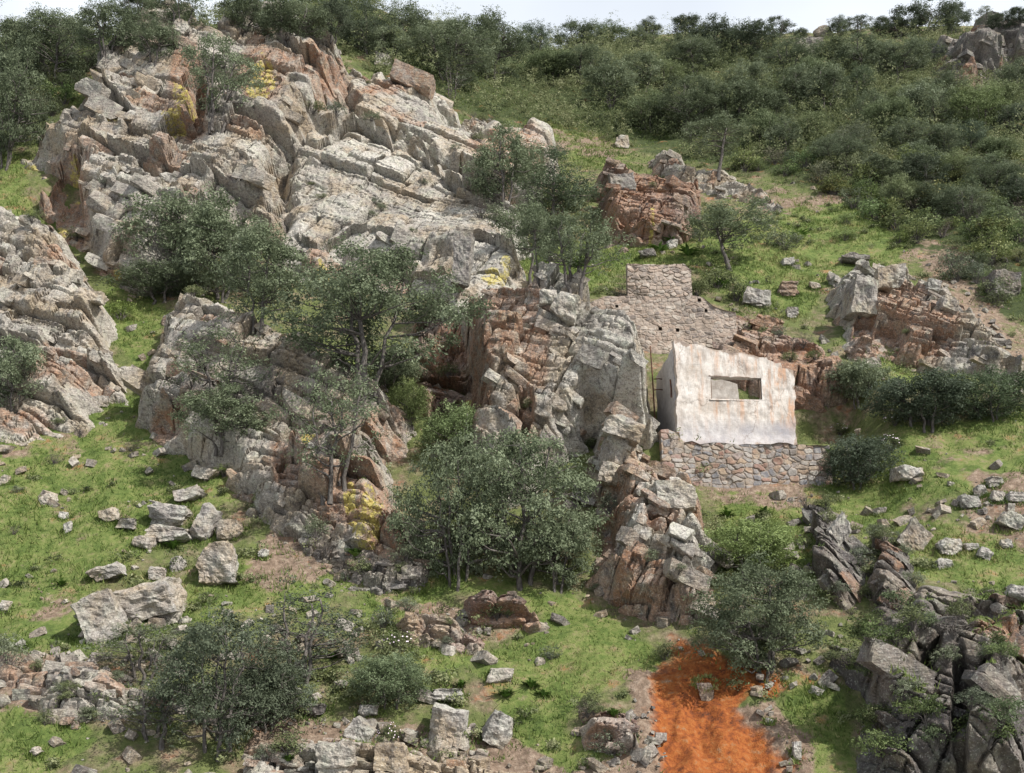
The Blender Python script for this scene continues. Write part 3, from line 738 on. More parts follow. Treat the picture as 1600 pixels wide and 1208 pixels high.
def wall_slab(name, O, U, W, top, thick, TDIR, mat, parent, hole=None, res=0.06, seed=0, stain=None):
    """a wall of width W along U, top(u) high, with real thickness and an optional opening"""
    us = np.unique(np.concatenate([np.arange(0, W, res), [W], hole[:2] if hole else []]))
    mx = max(top(u) for u in us)
    zs = np.unique(np.concatenate([np.arange(-0.3, mx + res, res), hole[2:] if hole else []]))
    A, Z = np.meshgrid(us, zs, indexing='ij')
    T = np.array([top(u) for u in us])[:, None]
    Zc = np.minimum(Z, T)
    P = O + A.ravel()[:, None] * U + Zc.ravel()[:, None] * UP
    rag = 0.07 * fbm(P * [0, 0, 1.0] + [seed, 0, 0], 0.35, 3, seed + 2) * (smooth(0.25, 0.0, A.ravel()) + smooth(W - 0.25, W, A.ravel()))
    P = P + rag[:, None] * U
    bum = 0.018 * fbm(P, 0.6, 3, seed) + 0.008 * fbm(P, 0.15, 2, seed)
    flare = 0.10 * smooth(0.5, -0.1, Zc.ravel())
    Fr = P - TDIR * (bum + flare)[:, None]; Bk = P + TDIR * (thick + bum)[:, None]
    nu, nz = A.shape
    idx = np.arange(nu * nz).reshape(nu, nz)
    q = np.stack([idx[:-1, :-1], idx[1:, :-1], idx[1:, 1:], idx[:-1, 1:]], -1).reshape(-1, 4)
    uc = A.ravel()[q].mean(1); zc = Z.ravel()[q].mean(1)
    zlo = Zc.ravel()[q].min(1); zhi = Zc.ravel()[q].max(1)
    keep = zhi - zlo > 1e-4
    if hole: keep &= ~((uc > hole[0]) & (uc < hole[1]) & (zc > hole[2]) & (zc < hole[3]))
    q = q[keep]
    e = np.concatenate([q[:, [0, 1]], q[:, [1, 2]], q[:, [2, 3]], q[:, [3, 0]]])
    s = {}
    for a, b in e.tolist(): s[(a, b)] = 1
    bd = np.array([(a, b) for (a, b) in s if (b, a) not in s])
    n = len(P)
    rim = np.stack([bd[:, 1], bd[:, 0], bd[:, 0] + n, bd[:, 1] + n], -1)
    V = np.concatenate([Fr, Bk]); F = np.concatenate([q, q[:, ::-1] + n, rim])
    uu = np.concatenate([A.ravel()] * 2); zz = np.concatenate([Zc.ravel()] * 2)
    sv = stain(uu, zz) if stain else np.zeros(len(V))
    damp = smooth(1.3, 0.4, zz + 0.25 * fbm(V, 0.7, 2, 8))
    tt = np.concatenate([(np.broadcast_to(T, Z.shape) - Zc).ravel()] * 2)
    bare = 0.42 * smooth(0.35, 0.0, tt) + 0.34 * smooth(0.35, 0.0, uu) * smooth(2.2, 1.0, zz) + 0.36 * smooth(W - 0.3, W, uu) + 0.1 + 0.2 * smooth(0.3, 0.0, zz)
    me = make_mesh(name, V, F, dict(stain=sv, damp=damp, bare=bare))
    me.materials.append(mat)
    return link(name, me, None, parent)

def jag(seed, amp, sc):
    rng = np.random.RandomState(seed); t = rng.uniform(-1, 1, 400)
    return lambda u: amp * np.interp(u / sc + 20, np.arange(400), t)
j1, j2 = jag(1, 0.05, 0.22), jag(2, 0.06, 0.3)
def front_top(u):
    z = 4.06 - 0.165 * u + j1(u)
    if u > 3.62: z -= 0.10
    if u > 4.15: z -= 0.22
    if 0.0 <= u < 0.25: z += 0.04
    return z
house = empty('ruined_house', HO.tolist())
tag(house, 'roofless ruined hut with stained pale plaster front and one wide window opening', 'ruined house')
def rel(o):  # keep world coordinates while parented to the house
    o.matrix_parent_inverse = Matrix.Translation(-Vector(HO)); return o
HOLE = [1.34, 3.34, 1.80, 2.66]
rel(wall_slab('front_wall', HO, HF, HOUSE_W, front_top, 0.36, HB, M_PLASTER, house, HOLE, seed=4,
              stain=lambda u, z: 1.2 * smooth(3.1, 3.9, u) * smooth(0.3, 1.0, z) + 0.6 * smooth(1.0, 0.4, np.abs(z - 1.7)) * smooth(1.0, 1.4, u) * smooth(3.4, 3.0, u) + 0.4 * smooth(0.4, 0.0, np.abs(u - 0.9)) + 0.5 * smooth(2.6, 3.2, z)))
HL = 3.7
rel(wall_slab('side_wall', HO + HB * (HL + 0.02) + HF * 0.0, -HB, HL - 0.385, lambda u: 3.98 - 0.10 * (HL - u) + j2(u), 0.34, HF, M_GREYWALL, house, seed=6))
rel(wall_slab('rear_wall', HO + HB * HL + HF * 0.36, HF, HOUSE_W - 0.36, lambda u: (4.05 - 0.24 * u if u < 3.1 else 2.95 - 0.1 * u) + j2(u + 9), 0.30, HB, M_INNER, house, None, seed=9, stain=lambda u, z: 0.2 + 0 * u))
rel(wall_slab('side_wall', HO + HF * (HOUSE_W - 0.02) + HB * 0.385, HB, HL - 0.4, lambda u: 2.75 + j1(u + 5) - 0.25 * u, 0.32, -HF, M_PLASTER, house, seed=12, stain=lambda u, z: 0.6 + 0 * u))
def box(name, O, dims, mat, parent, U=HF, D=HB, seed=0, n=5, rough=0.03):
    V, F = block_shape(n, (1, 1, 1), seed + 3, cuts=0, rough=rough)
    V = V - V.min(0); V = V / V.max(0)
    P = O + V[:, :1] * dims[0] * U + V[:, 1:2] * dims[1] * D + V[:, 2:3] * dims[2] * UP
    z = np.zeros(len(P))
    me = make_mesh(name, P, F, dict(stain=z, damp=z, bare=z, tone=z + 0.5, rust=z, yellow=z, moss=z)); me.materials.append(mat)
    return link(name, me, None, parent)
rel(box('lintel', HO + HF * 1.26 - HB * 0.03 + UP * 2.665, (2.16, 0.36, 0.075), M_WOOD, house))
rel(box('window_sill', HO + HF * 1.27 - HB * 0.04 + UP * 1.745, (2.14, 0.38, 0.05), M_PLASTER, house))
rel(box('window_jamb', HO + HF * 1.345 + HB * 0.02 + UP * 1.80, (0.045, 0.3, 0.86), M_WOOD, house))
rel(box('window_jamb', HO + HF * 3.27 + HB * 0.02 + UP * 1.80, (0.065, 0.2, 0.86), M_WOOD, house))
rel(box('door_frame', HO + HB * (HL - 0.07) + HF * 2.95 + UP * 1.2, (0.07, 0.10, 1.35), M_WOOD, house))
rel(box('door_frame', HO + HB * (HL - 0.06) + HF * 3.9 + UP * 1.2, (0.07, 0.10, 1.35), M_WOOD, house))

# iron pole and brackets on the shaded side
def tube(pts, rad, sides=6):
    """open tapered tube along points; rad a number or one per point"""
    pts = [Vector(p) for p in pts]; n = len(pts)
    rad = [rad] * n if np.isscalar(rad) else rad
    V = []
    for i, p in enumerate(pts):
        d = (pts[min(i + 1, n - 1)] - pts[max(i - 1, 0)]).normalized()
        a = d.orthogonal().normalized(); b = d.cross(a)
        for k in range(sides):
            t = 2 * math.pi * k / sides
            V.append(p + (a * math.cos(t) + b * math.sin(t)) * rad[i])
    F = []
    for i in range(n - 1):
        for k in range(sides):
            F.append((i * sides + k, i * sides + (k + 1) % sides, (i + 1) * sides + (k + 1) % sides, (i + 1) * sides + k))
    V.append(pts[-1]); e = len(V) - 1
    T = [((n - 1) * sides + k, (n - 1) * sides + (k + 1) % sides, e) for k in range(sides)]
    return np.array(V), [np.array(F), np.array(T)]
pb = HO - HF * 0.35 + HB * 2.6
pole = empty('iron_pole', pb.tolist())
tag(pole, 'thin rusty iron pole standing against the shaded side of the hut', 'pole')
V, F = tube([(0, 0, -0.3), (0.01, 0, 1.6), (-0.03, 0.02, 3.2), (-0.09, 0.02, 4.6)], [0.035, 0.033, 0.03, 0.025])
link('shaft', make_mesh('shaft', V, F), M_IRON, pole)
for zz, ln in ((2.75, 0.42), (3.2, 0.38)):
    V, F = tube([(0.02, 0, zz), (ln * 0.6, -0.02, zz + 0.01), (ln, 0, zz - 0.01)], 0.022)
    link('bracket', make_mesh('bracket', V, F), M_IRON, pole)
V, F = tube([(0, 0, 0), (0.01, 0.02, 0.35), (-0.02, 0, 0.72)], 0.03)
rod = link('iron_bar', make_mesh('iron_bar', V, F), M_IRON); rod.location = (HO - HF * 0.05 + HB * 0.75 + UP * 2.0).tolist()
tag(rod, 'short dark iron bar fixed upright on the grey side wall near its front corner', 'iron bar')

# ------------------------------------------------------------------ dry stone walls
def mason(name, stops, mort):
    m = NT(name)
    t = m.attr('tone')
    c = m.ramp(m.math('ADD', m.math('MULTIPLY', t, 0.8), m.math('MULTIPLY', m.noise(3, 4), 0.2)), stops)
    c = m.mix(m.ramp(m.noise(14, 5, 0.7), [(0.5, 0.0), (0.7, 0.6)]), c, (0.13, 0.105, 0.09))
    c = m.mix(m.ramp(m.noise(5, 5, 0.7), [(0.5, 0.0), (0.7, 0.5)]), c, (0.42, 0.39, 0.335))
    c = m.mix(m.attr('mortar'), c, m.ramp(m.noise(6, 4), [(0.3, mort[0]), (0.7, mort[1])]))
    c = m.mix(m.ramp(m.noise(1.3, 5, 0.7), [(0.5, 0.0), (0.7, 0.5)]), c, (0.20, 0.165, 0.125))
    m.color(c); m.bump(m.noise(12, 5, 0.7), 0.6, 0.03)
    return m.m
M_MASON = mason('rubble_masonry', [(0.08, (0.13, 0.13, 0.14)), (0.25, (0.20, 0.195, 0.20)), (0.42, (0.31, 0.235, 0.165)), (0.58, (0.23, 0.135, 0.105)), (0.72, (0.27, 0.25, 0.235)), (0.95, (0.38, 0.345, 0.295))], ((0.18, 0.145, 0.115), (0.30, 0.25, 0.205)))
M_PINKM = mason('pinkish_masonry', [(0.1, (0.18, 0.155, 0.14)), (0.3, (0.29, 0.24, 0.205)), (0.5, (0.32, 0.245, 0.195)), (0.75, (0.35, 0.30, 0.255)), (0.95, (0.43, 0.385, 0.33))], ((0.25, 0.20, 0.16), (0.38, 0.32, 0.265)))

def stone_wall(label, O, U, D, W, top, base, cw, ch, seed, relief=0.10, thick=0.7, mortar=0.4, res=0.028, holes=(), mat=None):
    """rubble wall: irregular stones standing out of the mortar bed"""
    us = np.arange(0, W + res, res)
    mx = max(top(u) for u in us); zs = np.arange(base, mx + res, res)
    A, Z = np.meshgrid(us, zs, indexing='ij'); T = np.array([top(u) for u in us])[:, None]
    Zc = np.minimum(Z, T)
    u, z = A.ravel(), Z.ravel()
    P0 = np.stack([u, z, 0 * u], 1)
    uw = (u + 0.10 * fbm(P0, 0.45, 3, seed)) / cw; zw = (z + 0.085 * fbm(P0, 0.45, 3, seed + 1)) / ch
    ci, cj = np.floor(uw).astype(int), np.floor(zw).astype(int)
    d1 = np.full(len(u), 9.0); d2 = np.full(len(u), 9.0); ii = np.zeros(len(u), int); jj = np.zeros(len(u), int)
    for a in (-1, 0, 1):
        for b in (-1, 0, 1):
            k, l = ci + a, cj + b
            fx = k + 0.5 + 0.95 * (h3(k, l, k * 0, seed) - 0.5); fz = l + 0.5 + 0.85 * (h3(k, l, k * 0, seed + 9) - 0.5)
            d = np.maximum(np.abs(uw - fx), np.abs(zw - fz)) * 0.6 + 0.4 * np.hypot(uw - fx, zw - fz)
            near = d < d1
            d2 = np.where(near, d1, np.minimum(d2, d)); d1 = np.where(near, d, d1)
            ii = np.where(near, k, ii); jj = np.where(near, l, jj)
    e = smooth(0.0, 0.22, d2 - d1 + 0.05 * fbm(P0, 0.12, 2, seed + 2))
    hr = h3(ii, jj, ii * 0, seed + 20); ht = h3(ii, jj, ii * 0, seed + 30)
    out = relief * e * (0.35 + 0.9 * hr) + 0.03 * fbm(P0, 0.25, 3, seed + 4) + 0.12 * fbm(P0, 1.6, 2, seed + 5)
    for (hu, hz, hs) in holes:
        out -= 0.45 * ((np.abs(u - hu) < hs) & (np.abs(z - hz) < hs))
    P = O + u[:, None] * U + Zc.ravel()[:, None] * UP - D * out[:, None]
    Bk = O + u[:, None] * U + Zc.ravel()[:, None] * UP + D * thick
    nu, nz = A.shape; idx = np.arange(nu * nz).reshape(nu, nz)
    q = np.stack([idx[:-1, :-1], idx[1:, :-1], idx[1:, 1:], idx[:-1, 1:]], -1).reshape(-1, 4)
    q = q[np.ptp(Zc.ravel()[q], axis=1) > 1e-4]
    ed = np.concatenate([q[:, [0, 1]], q[:, [1, 2]], q[:, [2, 3]], q[:, [3, 0]]]); s = set(map(tuple, ed.tolist()))
    bd = np.array([x for x in s if (x[1], x[0]) not in s]); n = len(P)
    rim = np.stack([bd[:, 1], bd[:, 0], bd[:, 0] + n, bd[:, 1] + n], -1)
    V = np.concatenate([P, Bk]); F = np.concatenate([q, rim])
    me = make_mesh('stone_wall', V, F, dict(tone=np.concatenate([ht, ht]), mortar=np.concatenate([(1 - e) * mortar * 2, e * 0]).clip(0, 1)))
    o = link('stone_wall', me, mat or M_MASON); tag(o, label, 'stone wall', kind='thing'); return o
jw = jag(7, 0.08, 0.30)
stone_wall('dry stone retaining wall of big multicoloured blocks under the ruined house', HO - HF * 0.75 - HB * 0.30 + UP * 0.02, HF, HB, 6.5,
           lambda u: -0.03 + jw(u) + (0.75 if u < 0.75 else 0) * 0.6, -2.1, 0.31, 0.20, 31, relief=0.05, mortar=0.55)
def place_wall(label, pxl, pxr, pyt, pyb, cw, ch, seed, topf, **kw):
    a = hit(pxl, pyb, True)[0]
    y = a.y
    pr = ray((pxl + pxr) / 2, pyb); b = ray(pxr, pyb)
    t = y / pr.y; ppm = FPX / (y * CP + pr.z * t * SP)
    W = (pxr - pxl) / ppm; Hh = (pyb - pyt) / ppm * 1.02
    O = np.array([a.x, y - 0.25, a.z])
    return stone_wall(label, O, np.array([1., 0, 0]), np.array([0, 0.97, 0.24]) if kw.pop('lean', True) else np.array([0, 1., 0]), W, lambda u: Hh * topf(u / W) + jag(seed, 0.10, 0.4)(u), -0.8, cw, ch, seed, **kw)
place_wall('long crumbling stone and mortar wall with square putlog holes above the hut', 905, 1150, 462, 545, 0.28, 0.16, 41,
           lambda t: 1.0 - 0.35 * smooth(0.7, 1.0, t) - 0.2 * smooth(0.2, 0, t), relief=0.03, mortar=0.7, mat=M_PINKM, holes=[(1.7, 1.9, 0.06), (2.0, 0.9, 0.06), (5.4, 2.2, 0.07), (5.7, 1.7, 0.06), (4.4, 0.8, 0.07), (3.6, 0.85, 0.07)])
place_wall('pale ruined stone wall stub standing above the long crumbling wall', 980, 1080, 415, 466, 0.34, 0.18, 51,
           lambda t: 1.0 - 0.12 * smooth(0.9, 1.0, t), relief=0.06, mortar=0.55, mat=M_PINKM)

# ------------------------------------------------------------------ loose blocks and boulders
def boulder(px0, py0, px1, py1, label, mat=M_PALE, seed=0, dip=0, yaw=0, depth=0.8, cuts=8, bed=0.0, sphere=0.0, rough=0.11, cat='boulder', group=None, tone=0.5, rust=0.0, name='boulder', n=16, sink=0.22, fwd=0.02, yellow=0.0):
    cx, cy = (px0 + px1) / 2, (py0 + py1) / 2
    h = hit(cx, py1 - 0.15 * (py1 - py0))
    if h is None: return
    p = h[0]; ppm = ppm_at(p)
    w, hh = (px1 - px0) / ppm, (py1 - py0) / ppm
    V, F = block_shape(n, (w, max(w, hh) * depth, hh * 1.05), 7000 + seed, cuts, rough, bed, sphere)
    V = V @ frame(dip, yaw, 0).T
    V[:, 0] *= w / np.ptp(V[:, 0]); V[:, 2] *= hh * 1.05 / np.ptp(V[:, 2])
    c = Vector((p.x, p.y, p.z)) + Vector((0, -fwd, hh * (0.40 - sink)))
    k = np.full(len(V), 1.0)
    tn = tone + 0.3 * fbm(V, max(w, hh) * 0.4, 2, seed)
    me = make_mesh(name, V, F, dict(tone=tn, rust=k * rust, yellow=k * yellow, moss=0.5 * smooth(0.8, 1.0, V[:, 2] / (hh * 0.5)) * (seed % 3 == 0)))
    o = link(name, me, mat); o.location = c
    FOOT.append((p.x, p.y, w, V[:, 1].min()))
    tag(o, label, cat, group); return o
FOOT = []
BOULDERS = [
 (118, 905, 205, 1000, 'great split slab with a clean grain, its lower left half beside the grey bush', M_PALE, dict(dip=-25, bed=0.10, cuts=3, depth=0.9)),
 (183, 888, 290, 968, 'upper right half of the great split slab on the left meadow', M_PALE, dict(dip=-28, bed=0.10, cuts=3, depth=0.9)),
 (300, 838, 378, 912, 'layered grey boulder with an overhanging right end', M_PALE, dict(bed=0.2, dip=-8)),
 (232, 778, 300, 822, 'stack of thin grey rock plates at the top of the boulder heap', M_PALE, dict(bed=0.3, dip=4)),
 (234, 818, 304, 845, 'flat lens shaped slab under the stack of thin plates', M_PALE, dict(dip=-3, bed=0.15)),
 (298, 775, 345, 840, 'upright pale boulder right of the stack of thin plates', M_PALE, dict(dip=20)),
 (268, 756, 316, 784, 'wedge shaped stone above the stack of thin plates', M_PALE, dict(dip=-15)),
 (338, 806, 382, 842, 'rounded pinkish boulder touching the upright pale boulder', M_WARM, dict(sphere=0.4)),
 (208, 834, 246, 856, 'small rounded pale stone left of the lens shaped slab', M_PALE, dict(sphere=0.5)),
 (142, 872, 204, 906, 'long tapered grey stone above the great split slab', M_PALE, dict(dip=-25, bed=0.1)),
 (230, 880, 262, 905, 'grey angular stone between the split slab and the layered boulder', M_PALE, {}),
 (264, 864, 292, 894, 'egg shaped stone leaning on the layered boulder', M_PALE, dict(dip=30, sphere=0.3)),
 (245, 934, 288, 975, 'small triangular block right of the split slab', M_WARM, dict(dip=-20)),
 (155, 790, 190, 814, 'pale wedge of stone alone in the middle of the left meadow', M_PALE, dict(dip=-10)),
 (62, 766, 88, 788, 'smooth white stone in the left meadow below the small round bush', M_PALE, dict(dip=-20, sphere=0.4, tone=0.8)),
 (98, 811, 114, 832, 'narrow upright white stone in the left meadow', M_PALE, dict(dip=70, tone=0.8)),
 (92, 798, 108, 810, 'tiny white stone just above the narrow upright one', M_PALE, dict(tone=0.8)),
 (0, 740, 17, 757, 'white stone cut by the left edge of the picture above the meadow', M_PALE, dict(tone=0.8)),
 (180, 808, 216, 826, 'low broken stone below the pale wedge in the left meadow', M_PALE, dict(bed=0.2)),
 (144, 618, 172, 636, 'pale pointed stone where the meadow meets the far left crag', M_PALE, dict(tone=0.7)),
 (128, 452, 166, 474, 'pale flat topped boulder in the green gully of the far left crag', M_PALE, dict(tone=0.7)),
 (300, 722, 345, 748, 'two toned grey stone by the bright green tuft', M_PALE, dict(dip=15)),
 (0, 935, 17, 955, 'pale stone cut by the left edge low in the meadow', M_PALE, dict(tone=0.7)),
 (664, 1088, 732, 1168, 'large pale upright boulder standing in the foreground grass', M_PALE, dict(dip=8, cuts=5, depth=0.8, tone=0.65, rough=0.10)),
 (672, 1072, 726, 1094, 'flat grey stone lying behind the large pale upright boulder', M_PALE, dict(bed=0.2)),
 (536, 1112, 590, 1164, 'grey slab tilted to the right left of the pale upright boulder', M_PALE, dict(dip=35, cuts=4, tone=0.35)),
 (560, 1098, 592, 1116, 'small pale wedge on top of the grey tilted slab', M_PALE, {}),
 (466, 1096, 512, 1114, 'dark flat stone lying under the foreground shrub', M_DARK, dict(bed=0.1)),
 (752, 1100, 806, 1162, 'broken pale boulder right of the large upright one', M_PALE, dict(dip=30, cuts=7)),
 (760, 1040, 804, 1064, 'pinkish flat stone in the grass above the broken pale boulder', M_WARM, {}),
 (586, 1154, 640, 1200, 'brownish boulder in the bottom ledges under the tilted slab', M_WARM, dict(cuts=7)),
 (492, 1150, 560, 1208, 'layered beige boulder at the bottom edge left of centre', M_WARM, dict(bed=0.15)),
 (990, 660, 1000, 668, 'tiny pale stone above the square shouldered block', M_PALE, {}),
 (938, 640, 1008, 688, 'long tilted block with a shaded end above the square shouldered block', M_ROCK, dict(dip=28, cuts=3, tone=0.5)),
 (936, 660, 996, 728, 'square shouldered block with a black left face beside the retaining wall', M_ROCK, dict(dip=12, cuts=2, depth=0.9, tone=0.45, yaw=35)),
 (932, 716, 974, 754, 'grey block below the square shouldered one', M_ROCK, dict(dip=15, cuts=4)),
 (1018, 744, 1086, 792, 'rounded black and white boulder perched on the rusty jagged outcrop', M_ROCK, dict(cuts=6, sphere=0.3, tone=0.55)),
 (858, 452, 916, 500, 'big blocky grey boulder at the left end of the long crumbling wall', M_ROCK, dict(sphere=0.2, tone=0.7, dip=20)),
 (842, 448, 872, 474, 'small pale block beside the big blocky grey boulder', M_ROCK, dict(tone=0.6)),
 (706, 372, 742, 470, 'tall dark fin of rock jutting from the pale rock face', M_DARK, dict(dip=8, cuts=3, depth=0.5, tone=0.9, n=18, fwd=1.0, sink=0.0)),
 (1394, 725, 1444, 750, 'white jagged stone on the grass right of the dark round bush', M_PALE, dict(tone=0.85, cuts=8)),
 (1462, 838, 1502, 866, 'pale boulder with a flat lit top on the right slope', M_PALE, dict(tone=0.65)),
 (1504, 846, 1528, 860, 'flat stone in a row right of the flat topped pale boulder', M_PALE, {}),
 (1524, 850, 1552, 874, 'leaning stone in a row right of the flat topped pale boulder', M_PALE, dict(dip=30)),
 (1460, 868, 1486, 888, 'small rough stone below the flat topped pale boulder', M_PALE, {}),
 (1398, 800, 1456, 864, 'long grey fin of rock sloping down the right hand grass', M_ROCK, dict(dip=48, cuts=3, depth=0.4)),
 (1292, 790, 1330, 850, 'pale fin of rock at the head of the grass gully', M_ROCK, dict(dip=55, cuts=4, depth=0.5)),
 (1360, 792, 1384, 806, 'small pale stone uphill of the slate rib', M_PALE, {}),
 (1372, 808, 1390, 830, 'pale knob on top of the slate rib', M_PALE, {}),
 (1498, 770, 1530, 794, 'rounded grey boulder in the heap on the bare right hand slope', M_PALE, dict(sphere=0.3)),
 (1522, 756, 1542, 774, 'pale small boulder above the rounded grey one in the right heap', M_PALE, {}),
 (1540, 742, 1566, 760, 'flat plates of stone at the top of the right hand heap', M_PALE, dict(bed=0.3)),
 (1546, 764, 1572, 784, 'brownish boulder in the middle of the right hand heap', M_WARM, {}),
 (1568, 766, 1600, 784, 'wide flat stone at the right end of the heap', M_PALE, dict(bed=0.15)),
 (1555, 792, 1602, 826, 'sharp grey slab with a dark hollow under it at the right edge', M_ROCK, dict(dip=30, cuts=4)),
 (1560, 840, 1582, 856, 'round pale stone below the sharp grey slab', M_PALE, dict(sphere=0.5)),
 (1572, 908, 1610, 935, 'pale slab perched on the rim of the dark slate crag', M_PALE, dict(dip=25)),
 (1318, 425, 1372, 490, 'dark tilted block with a pale right side on the right hand slope', M_ROCK, dict(dip=18, cuts=3, tone=0.35)),
 (1364, 410, 1416, 450, 'squarish lichen grey boulder behind the dark tilted block', M_ROCK, dict(tone=0.6, cuts=4)),
 (1445, 432, 1470, 456, 'pale cube of rock on the right hand slope above the rusty hollow', M_PALE, dict(cuts=2, dip=15)),
 (1466, 455, 1500, 488, 'greenish block on the right hand slope next to the pale cube', M_ROCK, dict(dip=25)),
 (1312, 396, 1360, 414, 'dark flat rock at the uphill end of the right hand rocks', M_DARK, dict(tone=0.8, dip=12)),
 (1538, 420, 1596, 462, 'lone dark boulder at the right edge of the green slope', M_DARK, dict(tone=0.6, cuts=4)),
 (1160, 448, 1210, 480, 'pale stone slab in the grass right of the pale wall stub', M_PALE, dict(dip=15)),
 (1220, 402, 1240, 416, 'small pale stone on the bright slope below the lone oak', M_PALE, dict(tone=0.7)),
 (1264, 440, 1282, 452, 'pale stone lying by itself on the bright slope', M_PALE, dict(tone=0.7)),
 (1228, 478, 1248, 498, 'grey lump of stone over the quarried bank', M_PALE, {}),
 (1210, 436, 1248, 464, 'low brown rock on the slope between the lone oak and the right hand rocks', M_RED, dict(bed=0.2)),
 (1040, 372, 1058, 390, 'pale stone at the foot of the rust red cut rock', M_PALE, dict(tone=0.7)),
 (996, 388, 1028, 404, 'flat dark stone on the grass under the rust red cut rock', M_DARK, dict(tone=0.8)),
 (950, 264, 994, 302, 'dark grey cap block on the rust red cut rock', M_DARK, dict(cuts=3, tone=0.85, depth=0.7)),
 (958, 210, 984, 232, 'white broken boulder on the grassy shoulder above the grey green tree', M_PALE, dict(tone=0.8, cuts=7)),
 (1270, 36, 1302, 62, 'pale rounded boulder on the skyline between two small oaks', M_ROCK, dict(tone=0.3, sphere=0.6, dip=-12)),
 (820, 24, 840, 44, 'pinkish boulder on the skyline beside a dark oak', M_WARM, {}),
 (1240, 55, 1286, 88, 'broken grey rocks below the skyline boulder', M_DARK, dict(tone=0.9, cuts=9)),
 (585, 80, 612, 104, 'grey boulder half hidden in the scrub beside the tall crag', M_ROCK, {}),
 (414, 26, 444, 56, 'tilted block at the very top of the tall pale crag', M_WARM, dict(dip=35, cuts=4)),
 (268, 28, 300, 60, 'pointed block on the left summit of the tall pale crag', M_WARM, dict(dip=20)),
 (1262, 1068, 1288, 1086, 'pale flat stone on the grass below the lower right tree', M_PALE, dict(dip=22, tone=0.7)),
 (1088, 1062, 1118, 1090, 'dark lump of rock in the middle of the orange soil', M_RED, dict(cuts=8)),
 (1195, 1120, 1207, 1130, 'white chip of stone beside the orange soil', M_PALE, dict(tone=0.9)),
 (1236, 1155, 1250, 1185, 'pale blue grey stones at the bottom of the orange soil', M_PALE, dict(tone=0.8, cuts=8)),
 (480, 690, 496, 700, 'small grey stone on the lichen crag ledge', M_PALE, {}),
 (404, 856, 420, 872, 'white stone on the tan bare patch', M_PALE, dict(tone=0.85)),
 (625, 880, 660, 902, 'grey rectangular stone at the right end of the slate ledge', M_DARK, dict(tone=0.8, cuts=2)),
 (46, 1164, 68, 1180, 'narrow pale stone in the lower left corner grass', M_PALE, dict(dip=-35, tone=0.7)),
 (95, 1118, 118, 1132, 'small red brown stone in the lower left corner grass', M_RED, {}),
 (24, 996, 42, 1012, 'pale leaning stone above the lower left ledges', M_PALE, dict(dip=-30, tone=0.7)),
]
for k, (a, b, c_, d_, lab, mat, kw) in enumerate(BOULDERS):
    boulder(a, b, c_, d_, lab, mat, seed=k + 1, **kw)

# rubble nobody could count
def scatter_px(n, maskfn, seed, box=(-40, -20, 1640, 1230)):
    rng = np.random.RandomState(seed); out = []
    for _ in range(n):
        px, py = rng.uniform(box[0], box[2]), rng.uniform(box[1], box[3])
        if maskfn(px, py) > rng.rand(): out.append((px, py))
    return out
def rubble():
    rng = np.random.RandomState(5)
    ys = rng.uniform(29, 80, 42000); xs = ys * rng.uniform(-0.55, 0.55, len(ys))
    z = height(xs, ys); P = np.stack([xs, ys, z], 1)
    px, py, d = project(P)
    w = 0.08 + 0.55 * cover(SOIL, px, py) + 0.16 * cover(CLUTTER, px, py) + 0.35 * cover(ORANGE, px, py)
    w *= smooth(-0.35, 0.5, fbm(P, 2.5, 3, 61)) * (1.4 - smooth(45, 80, ys))
    w *= ~((xs > 5.0) & (xs < 11.6) & (ys > 45.2) & (ys < 51))
    P = P[rng.rand(len(P)) < w]
    VV, FF, TT, b = [], [], [], 0
    for k, p in enumerate(P):
        s = 0.05 + 0.38 * rng.rand() ** 3.5
        v, f = block_shape(2, np.array([1.2, 0.9, 0.7]) * s * rng.uniform(0.7, 1.3, 3), k, 3, 0.05)
        v = v @ frame(rng.uniform(-40, 40), rng.uniform(0, 180), rng.uniform(-30, 30)).T + p + [0, 0, s * 0.15]
        VV.append(v); FF.append(f + b); b += len(v); TT.append(np.full(len(v), rng.uniform(-0.1, 0.7)))
    V = np.concatenate(VV); zz = np.zeros(len(V))
    o = link('rubble', make_mesh('rubble', V, np.concatenate(FF), dict(tone=np.concatenate(TT), rust=zz, yellow=zz, moss=zz)), M_WARM)
    tag(o, 'small loose stones strewn over the bare ground', kind='stuff')
rubble()

# ------------------------------------------------------------------ vegetation
def leaf_material(name, stops, trans=0.3):
    m = NT(name)
    t = m.attr('tint')
    oi = m.n('ShaderNodeObjectInfo')
    v = m.math('ADD', m.math('MULTIPLY', t, 0.85), m.math('MULTIPLY', m.math('SUBTRACT', oi.outputs['Random'], 0.5), 0.22), clamp=True)
    c = m.mix(1.0, m.ramp(v, stops), oi.outputs['Color'], 'MULTIPLY')
    m.color(c)
    m.b.inputs['Roughness'].default_value = 0.6
    m.b.inputs['Specular IOR Level'].default_value = 0.2
    tr = m.n('ShaderNodeBsdfTranslucent'); m.t.links.new(c, tr.inputs['Color'])
    mx = m.n('ShaderNodeMixShader'); mx.inputs[0].default_value = trans
    m.t.links.new(m.b.outputs[0], mx.inputs[1]); m.t.links.new(tr.outputs[0], mx.inputs[2])
    out = next(n for n in m.t.nodes if n.type == 'OUTPUT_MATERIAL')
    m.t.links.new(mx.outputs[0], out.inputs[0])
    return m.m
M_OAK = leaf_material('holm_oak_leaves', [(0.0, (0.09, 0.105, 0.062)), (0.4, (0.165, 0.190, 0.115)), (0.75, (0.245, 0.270, 0.180)), (1.0, (0.34, 0.36, 0.27))])
M_BUSH = leaf_material('scrub_leaves', [(0.0, (0.038, 0.050, 0.024)), (0.35, (0.145, 0.172, 0.076)), (0.75, (0.235, 0.258, 0.125)), (1.0, (0.36, 0.36, 0.21))])
